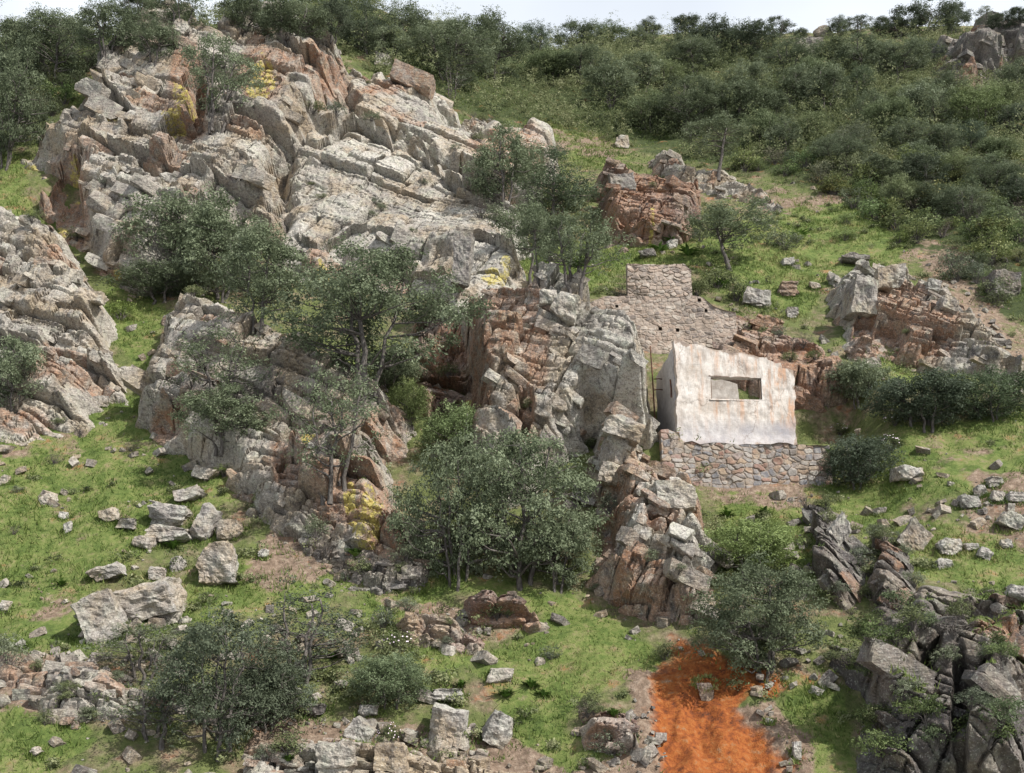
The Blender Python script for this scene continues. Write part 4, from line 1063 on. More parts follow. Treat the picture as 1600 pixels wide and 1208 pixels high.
M_GREYL = leaf_material('grey_leaves', [(0.0, (0.07, 0.085, 0.055)), (0.5, (0.15, 0.175, 0.115)), (1.0, (0.25, 0.27, 0.20))])
M_TWIGS = leaf_material('dry_twigs', [(0.0, (0.06, 0.05, 0.042)), (0.5, (0.115, 0.10, 0.082)), (1.0, (0.18, 0.16, 0.13))], 0.05)
M_HERB = leaf_material('herb_leaves', [(0.0, (0.045, 0.09, 0.018)), (0.5, (0.09, 0.165, 0.03)), (1.0, (0.16, 0.24, 0.06))], 0.25)
M_GRASS = leaf_material('grass_blades', [(0.0, (0.048, 0.078, 0.017)), (0.35, (0.098, 0.148, 0.032)), (0.68, (0.165, 0.205, 0.060)), (0.88, (0.24, 0.225, 0.095)), (1.0, (0.32, 0.28, 0.15))], 0.25)
m = NT('petals'); m.color((0.74, 0.62, 0.70)); M_PETAL = m.m
m = NT('bark')
m.color(m.ramp(m.noise(6, 5, 0.65, vec=m.mapping((3, 3, 1))), [(0.3, (0.045, 0.038, 0.033)), (0.55, (0.11, 0.098, 0.088)), (0.75, (0.20, 0.19, 0.175))])); m.bump(m.noise(14, 4), 0.6, 0.02); M_BARK = m.m

def leaves(C, R, n_per, L, rng, flat=0.75, up=0.5, asp=0.55, shell=0.5):
    """leaf cards round clump centres C with radii R -> verts, quads, tint"""
    K = len(C); q = 5                                       # leaves sit in tufts of five
    nt = max(1, n_per // q); m_ = K * nt; n = m_ * q
    d = rng.normal(size=(m_, 3)); d /= np.linalg.norm(d, axis=1)[:, None]
    r = rng.rand(m_) ** shell
    low = d[:, 2] < -0.25                                   # few leaves hang under a clump
    d[low & (rng.rand(m_) < 0.6), 2] *= -1
    tk = np.repeat(np.arange(K), nt)
    off = d * (r * R[tk])[:, None]; off[:, 2] *= flat
    p = np.repeat(C[tk] + off, q, 0) + rng.normal(size=(n, 3)) * L * [0.75, 0.75, 0.5]
    nt_ = 0.9 * d + rng.normal(size=(m_, 3)) * 0.38; nt_[:, 2] += up
    nrm = np.repeat(nt_ / np.linalg.norm(nt_, axis=1)[:, None], q, 0) + rng.normal(size=(n, 3)) * 0.3
    nrm /= np.linalg.norm(nrm, axis=1)[:, None]
    ck = np.repeat(tk, q); tuft = np.repeat(rng.normal(size=m_), q)
    t = np.cross(nrm, rng.normal(size=(n, 3))); t /= np.linalg.norm(t, axis=1)[:, None] + 1e-9
    b = np.cross(nrm, t)
    l = (L * rng.uniform(0.6, 1.35, n))[:, None]; w = l * asp
    V = np.stack([p - t * l / 2, p + b * w / 2 + nrm * l * 0.10, p + t * l / 2, p - b * w / 2 + nrm * l * 0.10], 1).reshape(-1, 3)
    F = np.arange(n * 4).reshape(n, 4)
    tint = np.clip(0.45 + 0.19 * rng.normal(size=K)[ck] + 0.15 * tuft + 0.09 * rng.normal(size=n), 0, 1)
    return V, F, np.repeat(tint, 4)

def join(parts):
    V, F, b = [], {3: [], 4: []}, 0
    for v, fs in parts:
        for f in (fs if isinstance(fs, list) else [fs]): F[f.shape[1]].append(f + b)
        V.append(v); b += len(v)
    return np.concatenate(V), [np.concatenate(x) for x in F.values() if x]

def gen_tree(seed, w=5.0, h=4.6, crown0=1.3, stems=2, clumps=46, n_per=150, leaf=0.15, cr=(0.45, 0.85), spread=0.5, lean=0.0, mat=None, open_=0.0, round_=False):
    rng = np.random.RandomState(seed)
    cz, hz = (crown0 + h) / 2, (h - crown0) / 2
    lob = rng.uniform(0.72, 1.12, 12)
    C = []
    while len(C) < clumps:
        q = rng.uniform(-1, 1, 3); r = np.linalg.norm(q)
        if r > 1 or r < (0.1 if open_ < 0.5 else 0.35): continue
        if rng.rand() > r + 0.25: continue
        if not round_ and q[2] < -0.15 and r < 0.75 and rng.rand() < 0.6: continue
        k = int((math.atan2(q[1], q[0]) + math.pi) / (2 * math.pi) * 12) % 12
        s = lob[k] * (1 - 0.22 * max(q[2], 0))
        C.append((q[0] * w / 2 * s + lean * h * 0.5 * (q[2] * 0.5 + 0.5), q[1] * w / 2 * 0.9 * s, cz + q[2] * hz * rng.uniform(0.85, 1.08)))
    C = np.array(C); R = rng.uniform(cr[0], cr[1], len(C))
    lv = leaves(C, R, n_per, leaf, rng)
    st, parts = [], []
    for k in range(stems):
        a = 2 * math.pi * (k + rng.rand() * 0.6) / stems
        bx, by = 0.12 * stems ** 0.7 * math.cos(a), 0.12 * stems ** 0.7 * math.sin(a)
        ex, ey = spread * w / 2 * 0.75 * math.cos(a) + lean * h * 0.45, spread * w / 2 * 0.6 * math.sin(a)
        zt = h * rng.uniform(0.66, 0.86)
        pts, rr = [], []
        rad = (0.12 if stems == 1 else 0.085) * h / 4.6 * rng.uniform(0.8, 1.2)
        for j in range(9):
            f = j / 8; g = f ** 1.35
            pts.append((bx + (ex - bx) * g + rng.normal() * 0.05 * w / 5 * (j > 0), by + (ey - by) * g + rng.normal() * 0.05 * w / 5 * (j > 0), -0.35 + (zt + 0.35) * f))
            rr.append(rad * (1.25 if j == 0 else 1) * (1 - 0.8 * f) + 0.012)
        st.append((pts, rr)); parts.append(tube(pts, rr, 6))
    P = np.array([p for s in st for p in s[0]]); Rr = np.array([r for s in st for r in s[1]])
    for c in C[rng.rand(len(C)) < 0.9]:
        d = np.linalg.norm(P - c, axis=1) + 1.2 * np.maximum(P[:, 2] - c[2] + 0.25, 0) + 0.8 * (P[:, 2] < crown0 * 0.5)
        j = np.argmin(d); p = P[j]
        mid = (p + c) / 2 + rng.normal(size=3) * 0.10 + [0, 0, -0.06 * np.linalg.norm(c - p)]
        r0_ = min(Rr[j] * 0.6, 0.05)
        parts.append(tube([p, (p + mid) / 2 + rng.normal(size=3) * 0.03, mid, (mid + c) / 2 + rng.normal(size=3) * 0.05, c], [r0_, r0_ * 0.85, r0_ * 0.65, r0_ * 0.45, 0.008], 5))
    tv, tf = join(parts)
    tm = make_mesh('trunk', tv, tf, smooth=True); tm.materials.append(M_BARK)
    cm_ = make_mesh('crown', lv[0], lv[1], dict(tint=lv[2])); cm_.materials.append(mat or M_OAK)
    return dict(trunk=tm, crown=cm_, w=2 * float(np.percentile(np.abs(lv[0][:, 0] - lean * h * 0.3), 96)), h=float(np.percentile(lv[0][:, 2], 99)))

TREES = {
 'oak': [gen_tree(s, 5.2, 4.0, 0.35, 3, 70, 230, 0.115, cr=(0.4, 0.85)) for s in (1, 2, 3, 4)],
 'big': [gen_tree(s, 6.4, 4.8, 0.5, 3, 115, 230, 0.105, cr=(0.4, 0.8)) for s in (11, 12)],
 'low': [gen_tree(s, 6.0, 4.6, 0.05, 4, 105, 190, 0.105, cr=(0.35, 0.75), open_=0.6) for s in (15, 16)],
 'thin': [gen_tree(65, 5.2, 4.2, 0.5, 3, 62, 75, 0.10, cr=(0.35, 0.7), open_=0.6), gen_tree(66, 5.2, 4.0, 0.3, 4, 62, 75, 0.10, cr=(0.35, 0.7), open_=0.6)],
 'open': [gen_tree(s, 5.0, 4.4, 0.8, 4, 58, 140, 0.11, cr=(0.32, 0.65), open_=0.6) for s in (21, 22)],
 'stem': [gen_tree(s, 3.8, 4.2, 1.7, 1, 38, 180, 0.105, cr=(0.35, 0.65)) for s in (31, 32)],
 'bushy': [gen_tree(s, 4.8, 3.0, 0.1, 5, 80, 230, 0.105, round_=True) for s in (41, 42)],
 'grey': [gen_tree(s, 4.2, 4.0, 0.4, 3, 60, 220, 0.095, cr=(0.5, 0.9), mat=M_GREYL, round_=True) for s in (51, 52)],
 'bare': [gen_tree(61, 3.4, 3.6, 0.9, 3, 40, 22, 0.10, mat=M_GREYL, open_=0.6), gen_tree(62, 4.6, 3.0, 0.5, 4, 70, 90, 0.10, cr=(0.3, 0.6), open_=0.6)],
 'flat': [gen_tree(71, 7.0, 3.0, 1.3, 3, 70, 200, 0.13, cr=(0.4, 0.7), lean=0.25)],
}
_tc = {}
def tree(px, py, wpx, hpx, kind, label, tint=(1, 1, 1), dy=0.0, group=None):
    """tree rooted where the picture shows it, wpx wide and hpx tall there"""
    h = hit(px, py)
    if h is None: return None
    p = h[0]; ppm = ppm_at(p)
    k = _tc.get(kind, 0); _tc[kind] = k + 1
    pr = TREES[kind][k % len(TREES[kind])]
    sx, sz = wpx / ppm / pr['w'], hpx / ppm / pr['h']
    s = (sx + sz) / 2
    sx, sz = np.clip([sx, sz], s * 0.72, s * 1.38)
    root = empty('bush' if kind == 'bushy' else 'tree', (p.x, p.y + dy, p.z - 0.1))
    root.rotation_euler.z = (k * 2.399) % 6.283 if kind not in ('flat',) else 0.2
    root.scale = (sx, sx, sz)
    tag(root, label, 'bush' if kind == 'bushy' else 'tree', group)
    for nm in ('trunk', 'crown'):
        o = bpy.data.objects.new(nm, pr[nm]); COL.objects.link(o); o.parent = root
        if nm == 'crown': o.color = (*tint, 1)
    return root
D1, D2, D3 = (0.80, 0.85, 0.79), (0.98, 1.03, 0.97), (0.55, 0.60, 0.60)
G1, G2 = (1.1, 1.15, 0.95), (1.2, 1.3, 0.8)
for t in [
 # upper left
 (85, 132, 125, 120, 'big', 'large dark oak in the upper left corner left of the tall crag', D1),
 (8, 262, 100, 200, 'big', 'tall oak cut by the left edge above the grassy bank', D1),
 (10, 130, 90, 110, 'oak', 'oak crown filling the top of the left edge', D1),
 (165, 88, 95, 90, 'oak', 'oak between the large upper left oak and the crag summit', D1),
 (240, 98, 80, 80, 'oak', 'low dark oak leaning over the left summit of the crag', D1),
 (120, 40, 90, 70, 'oak', 'dark oak touching the top edge of the picture near the left', D1),
 (280, 50, 85, 70, 'open', 'skyline oak with visible trunks behind the left crag summit', D1),
 (210, 35, 80, 60, 'oak', 'dark oak at the top edge left of the open skyline oak', D1),
 (338, 195, 100, 150, 'open', 'grey green oak growing out of the middle of the tall crag', D2),
 (380, 52, 80, 65, 'oak', 'dark oak behind the notch in the tall crag summit', D1),
 (455, 74, 105, 85, 'oak', 'oak crowning the right shoulder of the tall crag', D1),
 (520, 60, 60, 70, 'oak', 'small dark oak between two larger oaks beyond the crag', D3),
 (575, 85, 85, 85, 'grey', 'greyish feathery tree beyond the right shoulder of the crag', (0.7, 0.75, 0.7)),
 (635, 75, 95, 70, 'oak', 'round oak right of the greyish feathery tree', D1),
 (695, 128, 120, 100, 'big', 'spreading oak at the left of the dense upper grove', D1),
 (765, 125, 125, 110, 'big', 'broadest oak in the dense upper grove', D1),
 (735, 50, 95, 55, 'oak', 'oak at the top edge behind the dense grove', D1),
 (800, 55, 70, 60, 'oak', 'oak on the skyline just right of the dense grove', D1),
 (612, 100, 70, 60, 'oak', 'low oak in front of the feathery grey tree', D2),
 (708, 158, 55, 70, 'bare', 'thin wispy grey tree under the dense upper grove', (0.9, 0.9, 0.9)),
 # skyline, middle
 (838, 92, 55, 60, 'grey', 'soft grey olive just below the pink skyline boulder', (0.8, 0.9, 0.85)),
 (862, 46, 40, 32, 'oak', 'small round oak on the skyline right of the pink boulder', D3),
 (888, 45, 40, 34, 'oak', 'second small round oak on the skyline right of the pink boulder', D3),
 (945, 50, 80, 50, 'oak', 'domed dark oak on the highest part of the middle skyline', D3),
 (950, 78, 60, 50, 'grey', 'pale yellowish tree in front of the domed skyline oak', (0.9, 1.0, 0.7)),
 (905, 82, 70, 50, 'oak', 'oak in the row just below the middle skyline', D1),
 (1015, 62, 40, 34, 'oak', 'small oak at the dip of the skyline', D3),
 (1000, 90, 60, 50, 'oak', 'dark oak just below the dip of the skyline', D1),
 (1075, 66, 60, 45, 'oak', 'oak with a ragged top left of the big dark skyline clump', D3),
 (1125, 92, 75, 68, 'oak', 'left half of the big dark oak clump on the skyline', D3),
 (1172, 95, 80, 65, 'oak', 'right half of the big dark oak clump on the skyline', D3),
 (1216, 58, 50, 32, 'open', 'small see through oak alone on the skyline', D3),
 (1252, 62, 22, 18, 'bushy', 'tiny bush on the skyline left of the boulder', D3),
 (1310, 60, 38, 36, 'oak', 'small oak right behind the skyline boulder', D3),
 (1338, 56, 44, 30, 'open', 'small oak with a see through crown right of the skyline boulder', D3),
 (1380, 58, 36, 34, 'oak', 'round oak at the left end of the flat topped skyline oaks', D3),
 (1405, 60, 50, 36, 'oak', 'low oak next to the long flat topped skyline oak', D3),
 (1445, 58, 110, 50, 'flat', 'long flat topped oak leaning over the ridge', D3),
 (1490, 52, 50, 46, 'oak', 'oak at the right end of the long flat topped one', D3),
 (1540, 42, 28, 36, 'bare', 'thin leafless tree on the skyline crag', (0.9, 0.9, 1.0)),
 (1562, 48, 45, 30, 'oak', 'oak on the skyline crag right of the leafless tree', D3),
 (1592, 40, 45, 30, 'oak', 'oak at the very right end of the skyline', D3),
 # upper slope
 (955, 168, 80, 80, 'oak', 'broad dark oak amid the scrub below the middle skyline', D2),
 (1005, 156, 60, 75, 'stem', 'upright oak with a visible trunk amid the scrub', D2),
 (1078, 212, 100, 92, 'big', 'large dark oak in the middle of the scrub slope', D1),
 (1150, 205, 105, 85, 'oak', 'wide oak touching the large dark one on the scrub slope', D1),
 (1118, 274, 90, 98, 'stem', 'domed oak with a clear trunk at the lower edge of the scrub', D2),
 (1165, 150, 70, 55, 'bushy', 'rounded green oak below the big skyline clump', D2),
 (1240, 170, 70, 70, 'oak', 'oak left of the round domed one on the right hand slope', D1),
 (1292, 178, 85, 78, 'oak', 'round domed oak on the right hand scrub slope', D1),
 (1350, 122, 85, 70, 'oak', 'oak below the small skyline oaks on the right', D1),
 (1405, 130, 85, 70, 'oak', 'broad oak left of the skyline crag', D1),
 (1450, 110, 60, 50, 'grey', 'greyish tree just left of the skyline crag', (0.75, 0.8, 0.8)),
 (1342, 158, 50, 65, 'grey', 'pale slim olive beside the round domed oak', (0.85, 0.95, 0.8)),
 (1358, 208, 62, 70, 'grey', 'pale grey green olive at the centre of the right hand slope', (1.0, 1.05, 0.9)),
 (1335, 250, 70, 60, 'grey', 'ash grey bush like olive below the pale grey green one', (1.0, 0.98, 0.95)),
 (1450, 208, 90, 78, 'bushy', 'big rounded green oak right of the pale olive', D2),
 (1530, 212, 100, 75, 'bushy', 'wide yellowish green oak on the right hand slope', (0.95, 1.05, 0.7)),
 (1518, 248, 55, 60, 'grey', 'grey conical olive under the wide yellowish oak', (0.8, 0.9, 0.85)),
 (1440, 296, 85, 62, 'oak', 'dark spreading oak low on the right hand scrub slope', D3),
 (1375, 290, 70, 50, 'oak', 'brownish dark oak left of the low spreading one', D1),
 (1592, 160, 60, 70, 'oak', 'dark oak at the right edge below the skyline crag', D1),
 (1585, 215, 60, 60, 'oak', 'dark oak at the right edge beside the wide yellowish oak', D3),
 (1475, 160, 70, 50, 'oak', 'oak at the foot of the skyline crag', D1),
 (1590, 330, 60, 60, 'oak', 'dark oak at the right edge above the green slope', D3),
 # middle
 (788, 325, 108, 132, 'oak', 'oak with one dark trunk at the right end of the long rock crack', D2),
 (862, 345, 130, 120, 'grey', 'feathery grey green tree between the pale rock and the rust red rock', (0.85, 0.95, 0.85)),
 (826, 442, 80, 130, 'stem', 'slender trunked oak at the left of the little grove by the pale rock', D2),
 (842, 442, 70, 125, 'stem', 'second slender trunked oak in the little grove', D2),
 (866, 442, 60, 100, 'stem', 'thin dark stemmed oak in the middle of the little grove', D2),
 (897, 456, 125, 140, 'open', 'oak with forked leaning stems at the right of the little grove', D2),
 (1147, 422, 122, 108, 'stem', 'lone umbrella shaped oak above the crumbling stone walls', D2),
 # left centre
 (285, 445, 170, 150, 'oak', 'large oak before the foot of the tall pale crag', (0.95, 1.0, 0.95)),
 (345, 470, 170, 150, 'oak', 'wide oak right of the large one before the tall crag', (0.95, 1.0, 0.95)),
 (405, 505, 140, 160, 'oak', 'oak with a grey trunk between the tall crag and the round oak', D2),
 (575, 600, 265, 228, 'big', 'round spreading oak with several dark trunks under the pale rock face', (0.95, 1.0, 0.95)),
 (612, 612, 80, 70, 'bushy', 'leafy lower limb like oak in front of the dark red recess', D2),
 (345, 645, 150, 155, 'thin', 'grey green oak growing over the lower left crag', D2),
 (345, 700, 130, 100, 'oak', 'low oak at the foot of the grey green one on the lower left crag', D2),
 (520, 768, 190, 195, 'thin', 'loose open oak whose trunk rises from the rusty ledge', D2),
 (715, 912, 180, 235, 'low', 'left of the twin foreground oaks below the red recess', D2),
 (815, 908, 195, 240, 'low', 'right and denser of the twin foreground oaks below the red recess', D2),
 (870, 920, 120, 130, 'oak', 'low oak leaning out right of the twin foreground oaks', D2),
 (725, 720, 120, 90, 'bushy', 'bright leafy bush behind the twin foreground oaks', (1.0, 1.15, 0.8)),
 # lower
 (1200, 1062, 172, 185, 'big', 'dense oak beside the orange soil', D1),
 (1175, 900, 130, 90, 'bushy', 'yellowish green bush between the rusty outcrop and the slate crag', (1.15, 1.3, 0.75)),
 (470, 1065, 180, 160, 'thin', 'dusky oak in front of the slate ledge', (0.62, 0.66, 0.67)),
 (340, 1175, 230, 215, 'low', 'dark foreground oak at the lower left', (0.62, 0.66, 0.67)),
 (225, 1062, 150, 90, 'thin', 'half bare grey shrub below the split slab', (0.8, 0.8, 0.8)),
 (240, 1165, 170, 120, 'bare', 'sprawling nearly leafless tree with a pale crooked trunk', (0.8, 0.8, 0.8)),
 (420, 1140, 130, 120, 'oak', 'right lobe of foliage beside the dark foreground oak', (0.62, 0.66, 0.67)),
 (20, 640, 110, 115, 'oak', 'oak at the left edge in front of the weathered grey crag', D2),
 (1345, 758, 125, 80, 'bushy', 'very dark round bush right of the ruined house', (0.5, 0.56, 0.58)),
 (1440, 668, 150, 85, 'bushy', 'dark spreading bush on the slope right of the house', (0.5, 0.56, 0.58)),
 (1545, 655, 130, 80, 'bushy', 'dark bush at the right edge above the grass slope', (0.55, 0.65, 0.55)),
 (1345, 628, 90, 65, 'bushy', 'dull green bush over the quarried bank behind the house', D2),
 (610, 1100, 130, 80, 'bushy', 'dark green foreground bush left of the pale upright boulder', (0.75, 0.85, 0.7)),
 (250, 470, 120, 60, 'bushy', 'dark bush in the shade under the tall crag', D1),
 (640, 660, 60, 70, 'bushy', 'yellow green bush below the dark red recess', G2),
]: tree(*t)
ra = np.random.RandomState(404)
for k, (px, py) in enumerate([(1190, 235), (1230, 245), (1270, 225), (1305, 265), (1390, 215), (1420, 245), (1490, 285), (1540, 300), (1560, 260), (1460, 330), (1400, 330), (1510, 345), (1560, 370), (1210, 205), (1045, 140), (900, 130), (1020, 205), (1300, 105), (1560, 190), (1240, 110),
                              (860, 130), (1085, 110), (1410, 180), (1480, 250), (1265, 150)]):
    tree(px + ra.uniform(-8, 8), py, ra.uniform(55, 95), ra.uniform(42, 66), ['bushy', 'oak', 'bushy', 'grey'][k % 4], 'rounded middling oak or bush set deep in the scrub of the upper slope',
         [(0.85, 0.93, 0.75), D1, (1.0, 1.05, 0.8), (1.0, 1.05, 0.95)][k % 4], group='rounded oaks deep in the upper scrub')

# ---- shrubs
def gen_shrub(seed, clumps, n_per, leaf, w, h, mat, asp=0.5, petals=0, name='shrub'):
    rng = np.random.RandomState(seed)
    C = []
    while len(C) < clumps:
        q = rng.uniform(-1, 1, 3)
        if q @ q > 1 or q[2] < -0.2: continue
        C.append((q[0] * w / 2, q[1] * w / 2, h * 0.32 + q[2] * h * 0.5))
    C = np.array(C); lv = leaves(C, rng.uniform(0.14, 0.34, clumps) * w, n_per, leaf, rng, flat=0.9, up=0.3, asp=asp)
    st = [tube([(0, 0, -0.15), tuple(c * [0.4, 0.4, 0.5] + rng.normal(size=3) * 0.03), tuple(c)], [0.018, 0.012, 0.004], 4) for c in C]
    sv, sf = join(st)
    nv = len(lv[0])
    V = [lv[0], sv]; Fq = [lv[1]]; Ft = []
    Fq += [f + nv for f in sf if f.shape[1] == 4]; Ft += [f + nv for f in sf if f.shape[1] == 3]
    tint = [lv[2], np.full(len(sv), 0.05)]
    mi = [0] * len(lv[1]) + [1] * sum(len(f) for f in sf if f.shape[1] == 4)
    b = nv + len(sv)
    if petals:
        d = rng.normal(size=(petals, 3)); d[:, 2] = np.abs(d[:, 2]); d /= np.linalg.norm(d, axis=1)[:, None]
        p = d * [w * 0.56, w * 0.56, h * 0.62] + [0, 0, h * 0.35]
        t = np.cross(d, rng.normal(size=(petals, 3))); t /= np.linalg.norm(t, axis=1)[:, None]; u = np.cross(d, t)
        s = 0.033
        V.append(np.stack([p - t * s, p + u * s, p + t * s, p - u * s], 1).reshape(-1, 3)); Fq.append(np.arange(petals * 4).reshape(-1, 4) + b)
        tint.append(np.ones(petals * 4)); mi += [2] * petals
    mi += [1] * sum(len(f) for f in Ft)
    me = make_mesh(name, np.concatenate(V), [np.concatenate(Fq)] + ([np.concatenate(Ft)] if Ft else []), dict(tint=np.concatenate(tint)))
    for mm in (mat, M_BARK, M_PETAL): me.materials.append(mm)
    me.polygons.foreach_set('material_index', np.array(mi, np.int32))
    return me
def gen_rosette(seed, n=34, L=0.5):
    rng = np.random.RandomState(seed); V, F = [], []
    for k in range(n):
        a = rng.rand() * 6.283; e = rng.uniform(0.4, 1.3); l = L * rng.uniform(0.6, 1.1); w = 0.05
        d = np.array([math.cos(a), math.sin(a), 0]); s = np.array([-math.sin(a), math.cos(a), 0]) * w
        p0 = d * 0.02; p1 = d * l * 0.5 * math.cos(e) + UP * l * 0.55 * math.sin(e); p2 = d * l * 0.95 * math.cos(e * 0.7) + UP * l * 0.62 * math.sin(e)
        b = len(V); V += [p0 - s * 0.6, p0 + s * 0.6, p1 + s, p1 - s, p2 + s * 0.2, p2 - s * 0.2]
        F += [(b, b + 1, b + 2, b + 3), (b + 3, b + 2, b + 4, b + 5)]
    me = make_mesh('leafy_plant', np.array(V), np.array(F), dict(tint=np.repeat(rng.rand(n) * 0.7 + 0.2, 6))); me.materials.append(M_HERB); return me
SHRUBS = {
 'green': [gen_shrub(s, 22, 60, 0.085, 1.3, 1.1, M_BUSH) for s in (101, 102, 103, 104)],
 'grey': [gen_shrub(s, 20, 60, 0.075, 1.2, 1.1, M_GREYL) for s in (111, 112)],
 'dark': [gen_shrub(s, 24, 60, 0.085, 1.4, 1.2, M_OAK) for s in (121, 122, 123)],
 'dry': [gen_shrub(s, 26, 40, 0.09, 1.2, 1.0, M_TWIGS, asp=0.12) for s in (131, 132)],
 'flower': [gen_shrub(s, 24, 60, 0.085, 1.3, 1.1, M_BUSH, petals=46) for s in (141, 142)],
}
ROSE = [gen_rosette(s) for s in (1, 2, 3)]
def shrub(p, kind, k, size, label, group, rng, tint=(1, 1, 1), cat='shrub'):
    me = SHRUBS[kind][k % len(SHRUBS[kind])]
    o = bpy.data.objects.new('shrub', me); COL.objects.link(o)
    o.location = (p[0], p[1], p[2] - 0.05 * size); o.rotation_euler.z = rng.uniform(0, 6.28)
    o.scale = (size * rng.uniform(0.85, 1.2), size * rng.uniform(0.85, 1.2), size * rng.uniform(0.75, 1.15))
    o.color = (*tint, 1); tag(o, label, cat, group); return o

rng = np.random.RandomState(77)
# shrubs one can single out
for k, (px, py, wpx, kind, lab) in enumerate([
 (625, 1018, 75, 'flower', 'flowering rockrose with pink and white blooms in the foreground grass'),
 (1392, 705, 50, 'flower', 'rockrose with white blooms beside the very dark round bush'),
 (1398, 665, 44, 'flower', 'pale green flowering rockrose below the dark spreading bush'),
 (1312, 680, 40, 'flower', 'small flowering shrub on the grass just right of the house'),
 (608, 1165, 60, 'flower', 'straggly flowering shrub growing by the grey tilted slab'),
 (125, 680, 44, 'dry', 'brown twiggy shrub high in the left meadow'),
 (205, 705, 32, 'dry', 'reddish dead shrub in the left meadow'),
 (85, 725, 44, 'dry', 'faded heather like shrub in the left meadow above the white stone'),
 (28, 770, 26, 'dark', 'small round dark bush on the left meadow'),
 (22, 835, 32, 'dry', 'low greyish tuft of twigs at the left of the meadow'),
 (580, 188, 28, 'dark', 'small dark bush rooted in the pale rounded slab'),
 (525, 180, 50, 'grey', 'grey shrub in the cleft between crag and slab'),
 (490, 175, 40, 'green', 'green shrub in the cleft left of the pale slab'),
 (1320, 375, 40, 'dark', 'dark bush on the bright slope below the scrub'),
 (1322, 350, 36, 'dark', 'upright dark bush on the bright slope right above the other'),
 (1245, 378, 34, 'green', 'vivid green leafy clump on the bright slope near the lone oak'),
 (1225, 390, 60, 'dark', 'spreading low dark bush right of the lone oak'),
 (1120, 450, 70, 'green', 'green shrub against the pale wall stub'),
 (1090, 462, 60, 'green', 'leafy shrub over the top of the long crumbling wall'),
 (1150, 470, 60, 'green', 'shrub at the right end of the long crumbling wall'),
 (970, 465, 40, 'dry', 'brown bramble left of the pale wall stub'),
 (1095, 378, 50, 'grey', 'grey leafless bramble right of the rust red rock'),
 (1060, 350, 40, 'dry', 'dry bush at the right end of the rust red rock'),
 (750, 340, 70, 'dry', 'dark tangle of brambles in the hollow under the pale slab'),
 (780, 350, 50, 'dark', 'dark bush at the right end of the hollow under the pale slab'),
 (1300, 735, 50, 'dark', 'dark shrub where the retaining wall ends'),
 (1360, 935, 50, 'green', 'green shrub in the gully beside the slate rib'),
 (950, 700, 30, 'green', 'bright green tuft beside the square shouldered block'),
 (925, 700, 44, 'green', 'green shrub in the cleft left of the square shouldered block'),
 (830, 640, 36, 'green', 'dark green ivy like plant in the broken crag'),
 (350, 745, 44, 'green', 'lush bright green tuft at the foot of the lower left crag'),
 (1192, 812, 36, 'green', 'leafy plant below the retaining wall'),
 (860, 1030, 50, 'grey', 'grey green shrub on the dark ledge beneath the twin oaks'),
 (1040, 1030, 50, 'green', 'leafy green shrub at the top of the orange soil'),
 (1010, 880, 46, 'dark', 'dark shrub growing in the rusty jagged outcrop'),
 (1060, 895, 36, 'dark', 'small dark shrub low in the rusty jagged outcrop'),
 (1120, 880, 40, 'green', 'shrub at the right foot of the rusty jagged outcrop'),
 (360, 420, 50, 'green', 'yellowish shrub under the large oak before the crag'),
 (190, 500, 60, 'green', 'bright green bush in the grassy gully'),
 (50, 345, 50, 'green', 'green bush below the dark cave'),
 (120, 375, 40, 'green', 'small green shrub right below the dark cave'),
 (40, 590, 50, 'grey', 'grey shrub on the weathered grey crag'),
 (1480, 1040, 50, 'dark', 'dark green shrub in a cleft of the slate crag'),
 (1545, 1030, 40, 'dark', 'shrub high on the slate crag near the right edge'),
 (1420, 1090, 50, 'dark', 'low shrub on the slabs of the slate crag'),
 (1375, 1130, 60, 'green', 'green shrub at the left foot of the slate crag'),
 (1330, 960, 44, 'dry', 'pinkish dry shrub at the top of the slate crag'),
 (1310, 930, 50, 'grey', 'whitish lichen covered shrub beside the slate rib'),
 (1215, 985, 60, 'green', 'yellow green shrub behind the dense oak by the orange soil'),
]):
    h = hit(px, py)
    if h is None: continue
    ppm = ppm_at(h[0])
    shrub(h[0], kind, k, wpx / ppm / 1.75, lab, None, rng, (1.15, 1.3, 0.8) if 'bright' in lab or 'vivid' in lab or 'lush' in lab else (1, 1, 1))
for k, (px, py) in enumerate([(1195, 808), (270, 858), (95, 915), (555, 870), (1135, 808), (1030, 395), (1075, 400), (1050, 380), (905, 420), (450, 1190), (830, 1075), (850, 1090), (960, 1120), (1250, 372), (720, 1075), (790, 1090), (1300, 715), (520, 1030), (1130, 450), (1125, 840)]):
    h = hit(px, py)
    o = bpy.data.objects.new('leafy_plant', ROSE[k % 3]); COL.objects.link(o); o.location = h[0]; o.rotation_euler.z = k
    s = 46 / ppm_at(h[0]) * rng.uniform(0.8, 1.2); o.scale = (s, s, s)
    tag(o, 'strap leaved green rosette plant growing in the grass', 'plant', 'rosettes of strap leaves in the grass')

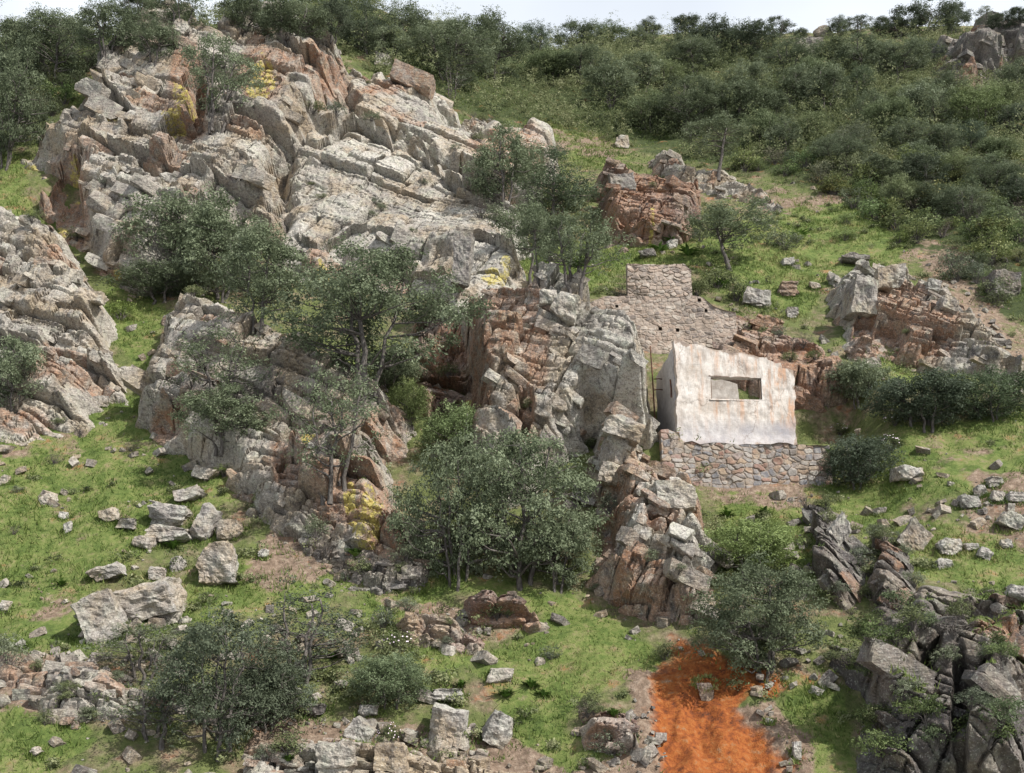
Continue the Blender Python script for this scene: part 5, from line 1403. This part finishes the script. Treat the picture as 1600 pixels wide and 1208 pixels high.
# small shrubs rooted in clefts of the crags and along their feet
CLEFT = {'green': 'small green shrub rooted in a cleft of the rocks', 'grey': 'small grey shrub rooted in a cleft of the rocks', 'dark': 'small dark shrub rooted in a cleft of the rocks', 'dry': 'small twiggy brown shrub rooted in a cleft of the rocks'}
nc = 0
for t_ in range(900):
    ob, Vc, Fc = CRAGS[rng.randint(len(CRAGS))]
    v = Vc[rng.randint(len(Vc))]
    ppx, ppy, _ = project(v[None, :])
    if not (5 < ppx[0] < 1595 and 5 < ppy[0] < 1200): continue
    h = hit(ppx[0], ppy[0])
    if h is None or (h[0] - Vector(v)).length > 0.25 or h[1].z < 0.45: continue
    k = ['green', 'dark', 'grey', 'dry', 'green'][rng.randint(5)]
    shrub(h[0], k, t_, rng.uniform(0.3, 0.75), CLEFT[k], CLEFT[k] + 's', rng); nc += 1
    if nc >= 92: break

for t_ in range(16):
    h = hit(rng.uniform(1345, 1590), rng.uniform(945, 1200))
    shrub(h[0], ['green', 'dark', 'green'][t_ % 3], t_, rng.uniform(0.45, 0.9), 'dark green shrub rooted on the lower right slate crag', 'shrubs rooted on the slate crag', rng, (0.75, 0.85, 0.7))

# the scrub: the nearest as shrubs of their own, the rest one mass
KIND = {'green': ('olive green shrub in the continuous scrub covering the upper slope', 'olive green shrubs of the upper slope'),
        'grey': ('ash grey shrub scattered in the scrub of the upper slope', 'ash grey shrubs of the upper slope'),
        'dark': ('very dark leaved shrub scattered in the scrub of the upper slope', 'dark shrubs of the upper slope'),
        'dry': ('brown twiggy shrub scattered in the scrub of the upper slope', 'brown twiggy shrubs of the upper slope')}
def slope_points(n, y0, y1, seed, spread=0.55):
    r = np.random.RandomState(seed)
    ys = np.sqrt(r.uniform(y0 ** 2, y1 ** 2, n)); xs = ys * r.uniform(-spread, spread, n)
    P = np.stack([xs, ys, height(xs, ys)], 1)
    return P, *project(P)[:2], r
P, px, py, r = slope_points(16000, 58, 140, 5, 0.62)
w = cover(SCRUB, np.clip(px, 0, 1599), np.clip(py, 0, 1207)) * smooth(-0.5, 0.3, fbm(P, 5, 2, 91) + 0.35)
inside = (px > -260) & (px < 1880) & (py > -60)
sel = np.where((r.rand(len(P)) < w) & inside)[0]
order = sel[np.lexsort((P[sel, 1], ~((px[sel] > 0) & (px[sel] < 1600))))]
chosen, grid = [], {}
for i in order:                                     # keep the bushes a stride apart
    c = (int(P[i, 0] / 1.35), int(P[i, 1] / 1.35))
    if c in grid: continue
    grid[c] = 1; chosen.append(i)
def skind(i):
    t = fbm(P[i:i + 1], 6, 2, 33)[0] + r.normal() * 0.35
    return 'dark' if t < -0.45 else 'green' if t < 0.30 else 'grey' if t < 0.52 else 'dry'
for n_, i in enumerate(chosen[:138]):
    k = skind(i); lab, gr = KIND[k]
    g = ground_z(P[i, 0], P[i, 1])
    shrub((P[i, 0], P[i, 1], g.z if g is not None else P[i, 2]), k, n_, r.uniform(0.9, 1.8), lab, gr, r, (r.uniform(0.85, 1.1), r.uniform(0.9, 1.1), r.uniform(0.7, 1.0)))
rest = chosen[138:]
print('scrub', len(chosen))
CV, CR, CH = [], [], []
for i in rest:
    s = 0.9 + 1.9 * r.rand() ** 1.8; k = r.randint(7, 12)
    q = r.normal(size=(k, 3)) * [0.42, 0.42, 0.30] * s
    CV.append(P[i] + [0, 0, 0.5 * s] + q); CR.append(np.full(k, 0.36 * s)); CH.append(np.full(k, r.normal() * 0.28))
CV = np.concatenate(CV); CR = np.concatenate(CR)
lv = leaves(CV, CR, 45, 0.135, r, flat=0.85, up=0.3)
hue = np.repeat(np.clip(0.30 * fbm(CV, 6, 3, 35) + np.concatenate(CH), -0.45, 0.45), 45 * 4)
o = link('scrub', make_mesh('scrub', lv[0], lv[1], dict(tint=np.clip(lv[2] + hue, 0, 1))), M_BUSH)
tag(o, 'dense far scrub covering the upper hillside as one mass', kind='stuff')

# low bushes on the rest of the hill are part of a thin undergrowth too fine to count
P2, px2, py2, r2 = slope_points(16000, 29, 95, 8)
gz = cover(GRASS, px2, py2); so = cover(SOIL, px2, py2); og = cover(ORANGE, px2, py2)
w = (0.42 - 0.18 * gz) * (1 - so * 0.7) * (1 - og) * smooth(-0.1, 0.5, fbm(P2, 3, 3, 95)) * 0.8
w = np.maximum(w, 0.55 * cover(CLUTTER, px2, py2) * smooth(-0.5, 0.3, fbm(P2, 1.5, 2, 96)))
k2 = np.where(r2.rand(len(P2)) < w)[0]
CV, CR = [], []
for i in k2:
    s = r2.uniform(0.2, 0.8) * (1 - 0.5 * min(gz[i], 1)); k = r2.randint(2, 6)
    CV.append(P2[i] + [0, 0, 0.25 * s] + r2.normal(size=(k, 3)) * [0.4, 0.4, 0.15] * s); CR.append(np.full(k, 0.4 * s))
CV = np.concatenate(CV); CR = np.concatenate(CR)
lv = leaves(CV, CR, 40, 0.085, r2, flat=0.8, up=0.3)
hue = np.repeat(r2.uniform(-0.25, 0.35, len(CV)), 40 * 4)
o = link('undergrowth', make_mesh('undergrowth', lv[0], lv[1], dict(tint=np.clip(lv[2] + hue, 0, 1))), M_BUSH)
tag(o, 'low straggling undergrowth between the rocks', kind='stuff')

# grass
P3, px3, py3, r3 = slope_points(420000, 28, 100, 12, 0.56)
g = cover(GRASS, px3 + 10 * fbm(P3, 1.0, 2, 70), py3 + 10 * fbm(P3, 1.0, 2, 71)); so = cover(SOIL, px3, py3); og = cover(ORANGE, px3, py3)
w = np.clip(g * 1.1 + 0.16, 0, 1) * (1 - 0.85 * so * (1 - 0.4 * g)) * (1 - og) * smooth(-0.7, 0.1, fbm(P3, 1.5, 3, 72) + 0.35 * g) * smooth(-0.75, -0.25, fbm(P3, 4.0, 3, 79))
P3 = P3[r3.rand(len(P3)) < w]; n = len(P3); print('grass', n)
nb = 3
LG = []
for (ob, Vc, Fc) in CRAGS:                           # grass on the ledges of the rocks
    ms = np.empty(len(Vc), np.float32); ob.data.attributes['moss'].data.foreach_get('value', ms)
    k = np.where(ms > 0.42)[0]
    if len(k): LG.append(Vc[k[r3.rand(len(k)) < 0.16]])
LG = np.concatenate(LG); print('ledge grass', len(LG))
RG = []                                              # longer grass round the foot of each loose stone
for (bx, by, bw, bd) in FOOT:
    if by > 70: continue
    k = int(60 + 60 * bw); a = r3.uniform(0, 2 * math.pi, k)
    gx = bx + np.cos(a) * bw * r3.uniform(0.45, 0.62, k); gy = by - 0.02 + np.sin(a) * abs(bd) * r3.uniform(0.7, 1.15, k)
    RG.append(np.stack([gx, gy, height(gx, gy)], 1))
P3 = np.concatenate([P3, LG] + RG); n = len(P3)
B = np.repeat(P3, nb, 0) + r3.normal(size=(n * nb, 3)) * [0.07, 0.07, 0.0]
hgt = 0.05 + 0.13 * r3.rand(n * nb) ** 2
hgt *= np.repeat(np.maximum(1, P3[:, 1] / 60), nb)
hgt *= np.repeat(1 + 0.6 * fbm(P3, 2.0, 2, 73), nb)
a = r3.rand(n * nb) * 6.283; s = np.stack([np.cos(a), np.sin(a), 0 * a], 1) * ((0.010 + 0.016 * r3.rand(n * nb)) * np.repeat(np.maximum(1, P3[:, 1] / 50), nb))[:, None]
tip = B + np.stack([r3.normal(size=n * nb) * 0.6, r3.normal(size=n * nb) * 0.6, np.ones(n * nb)], 1) * hgt[:, None]
V = np.stack([B - s - [0, 0, 0.02], B + s - [0, 0, 0.02], tip], 1).reshape(-1, 3)
tint = 0.50 + 0.50 * fbm(P3, 3.0, 4, 74) + 0.13 * r3.normal(size=n)
tint = np.repeat(np.clip(np.repeat(tint, nb) + 0.12 * r3.normal(size=n * nb), 0, 1), 3)
o = link('grass', make_mesh('grass', V, np.arange(n * nb * 3).reshape(-1, 3), dict(tint=tint)), M_GRASS)
tag(o, 'short spring grass and herbs on the meadow and ledges', kind='stuff')
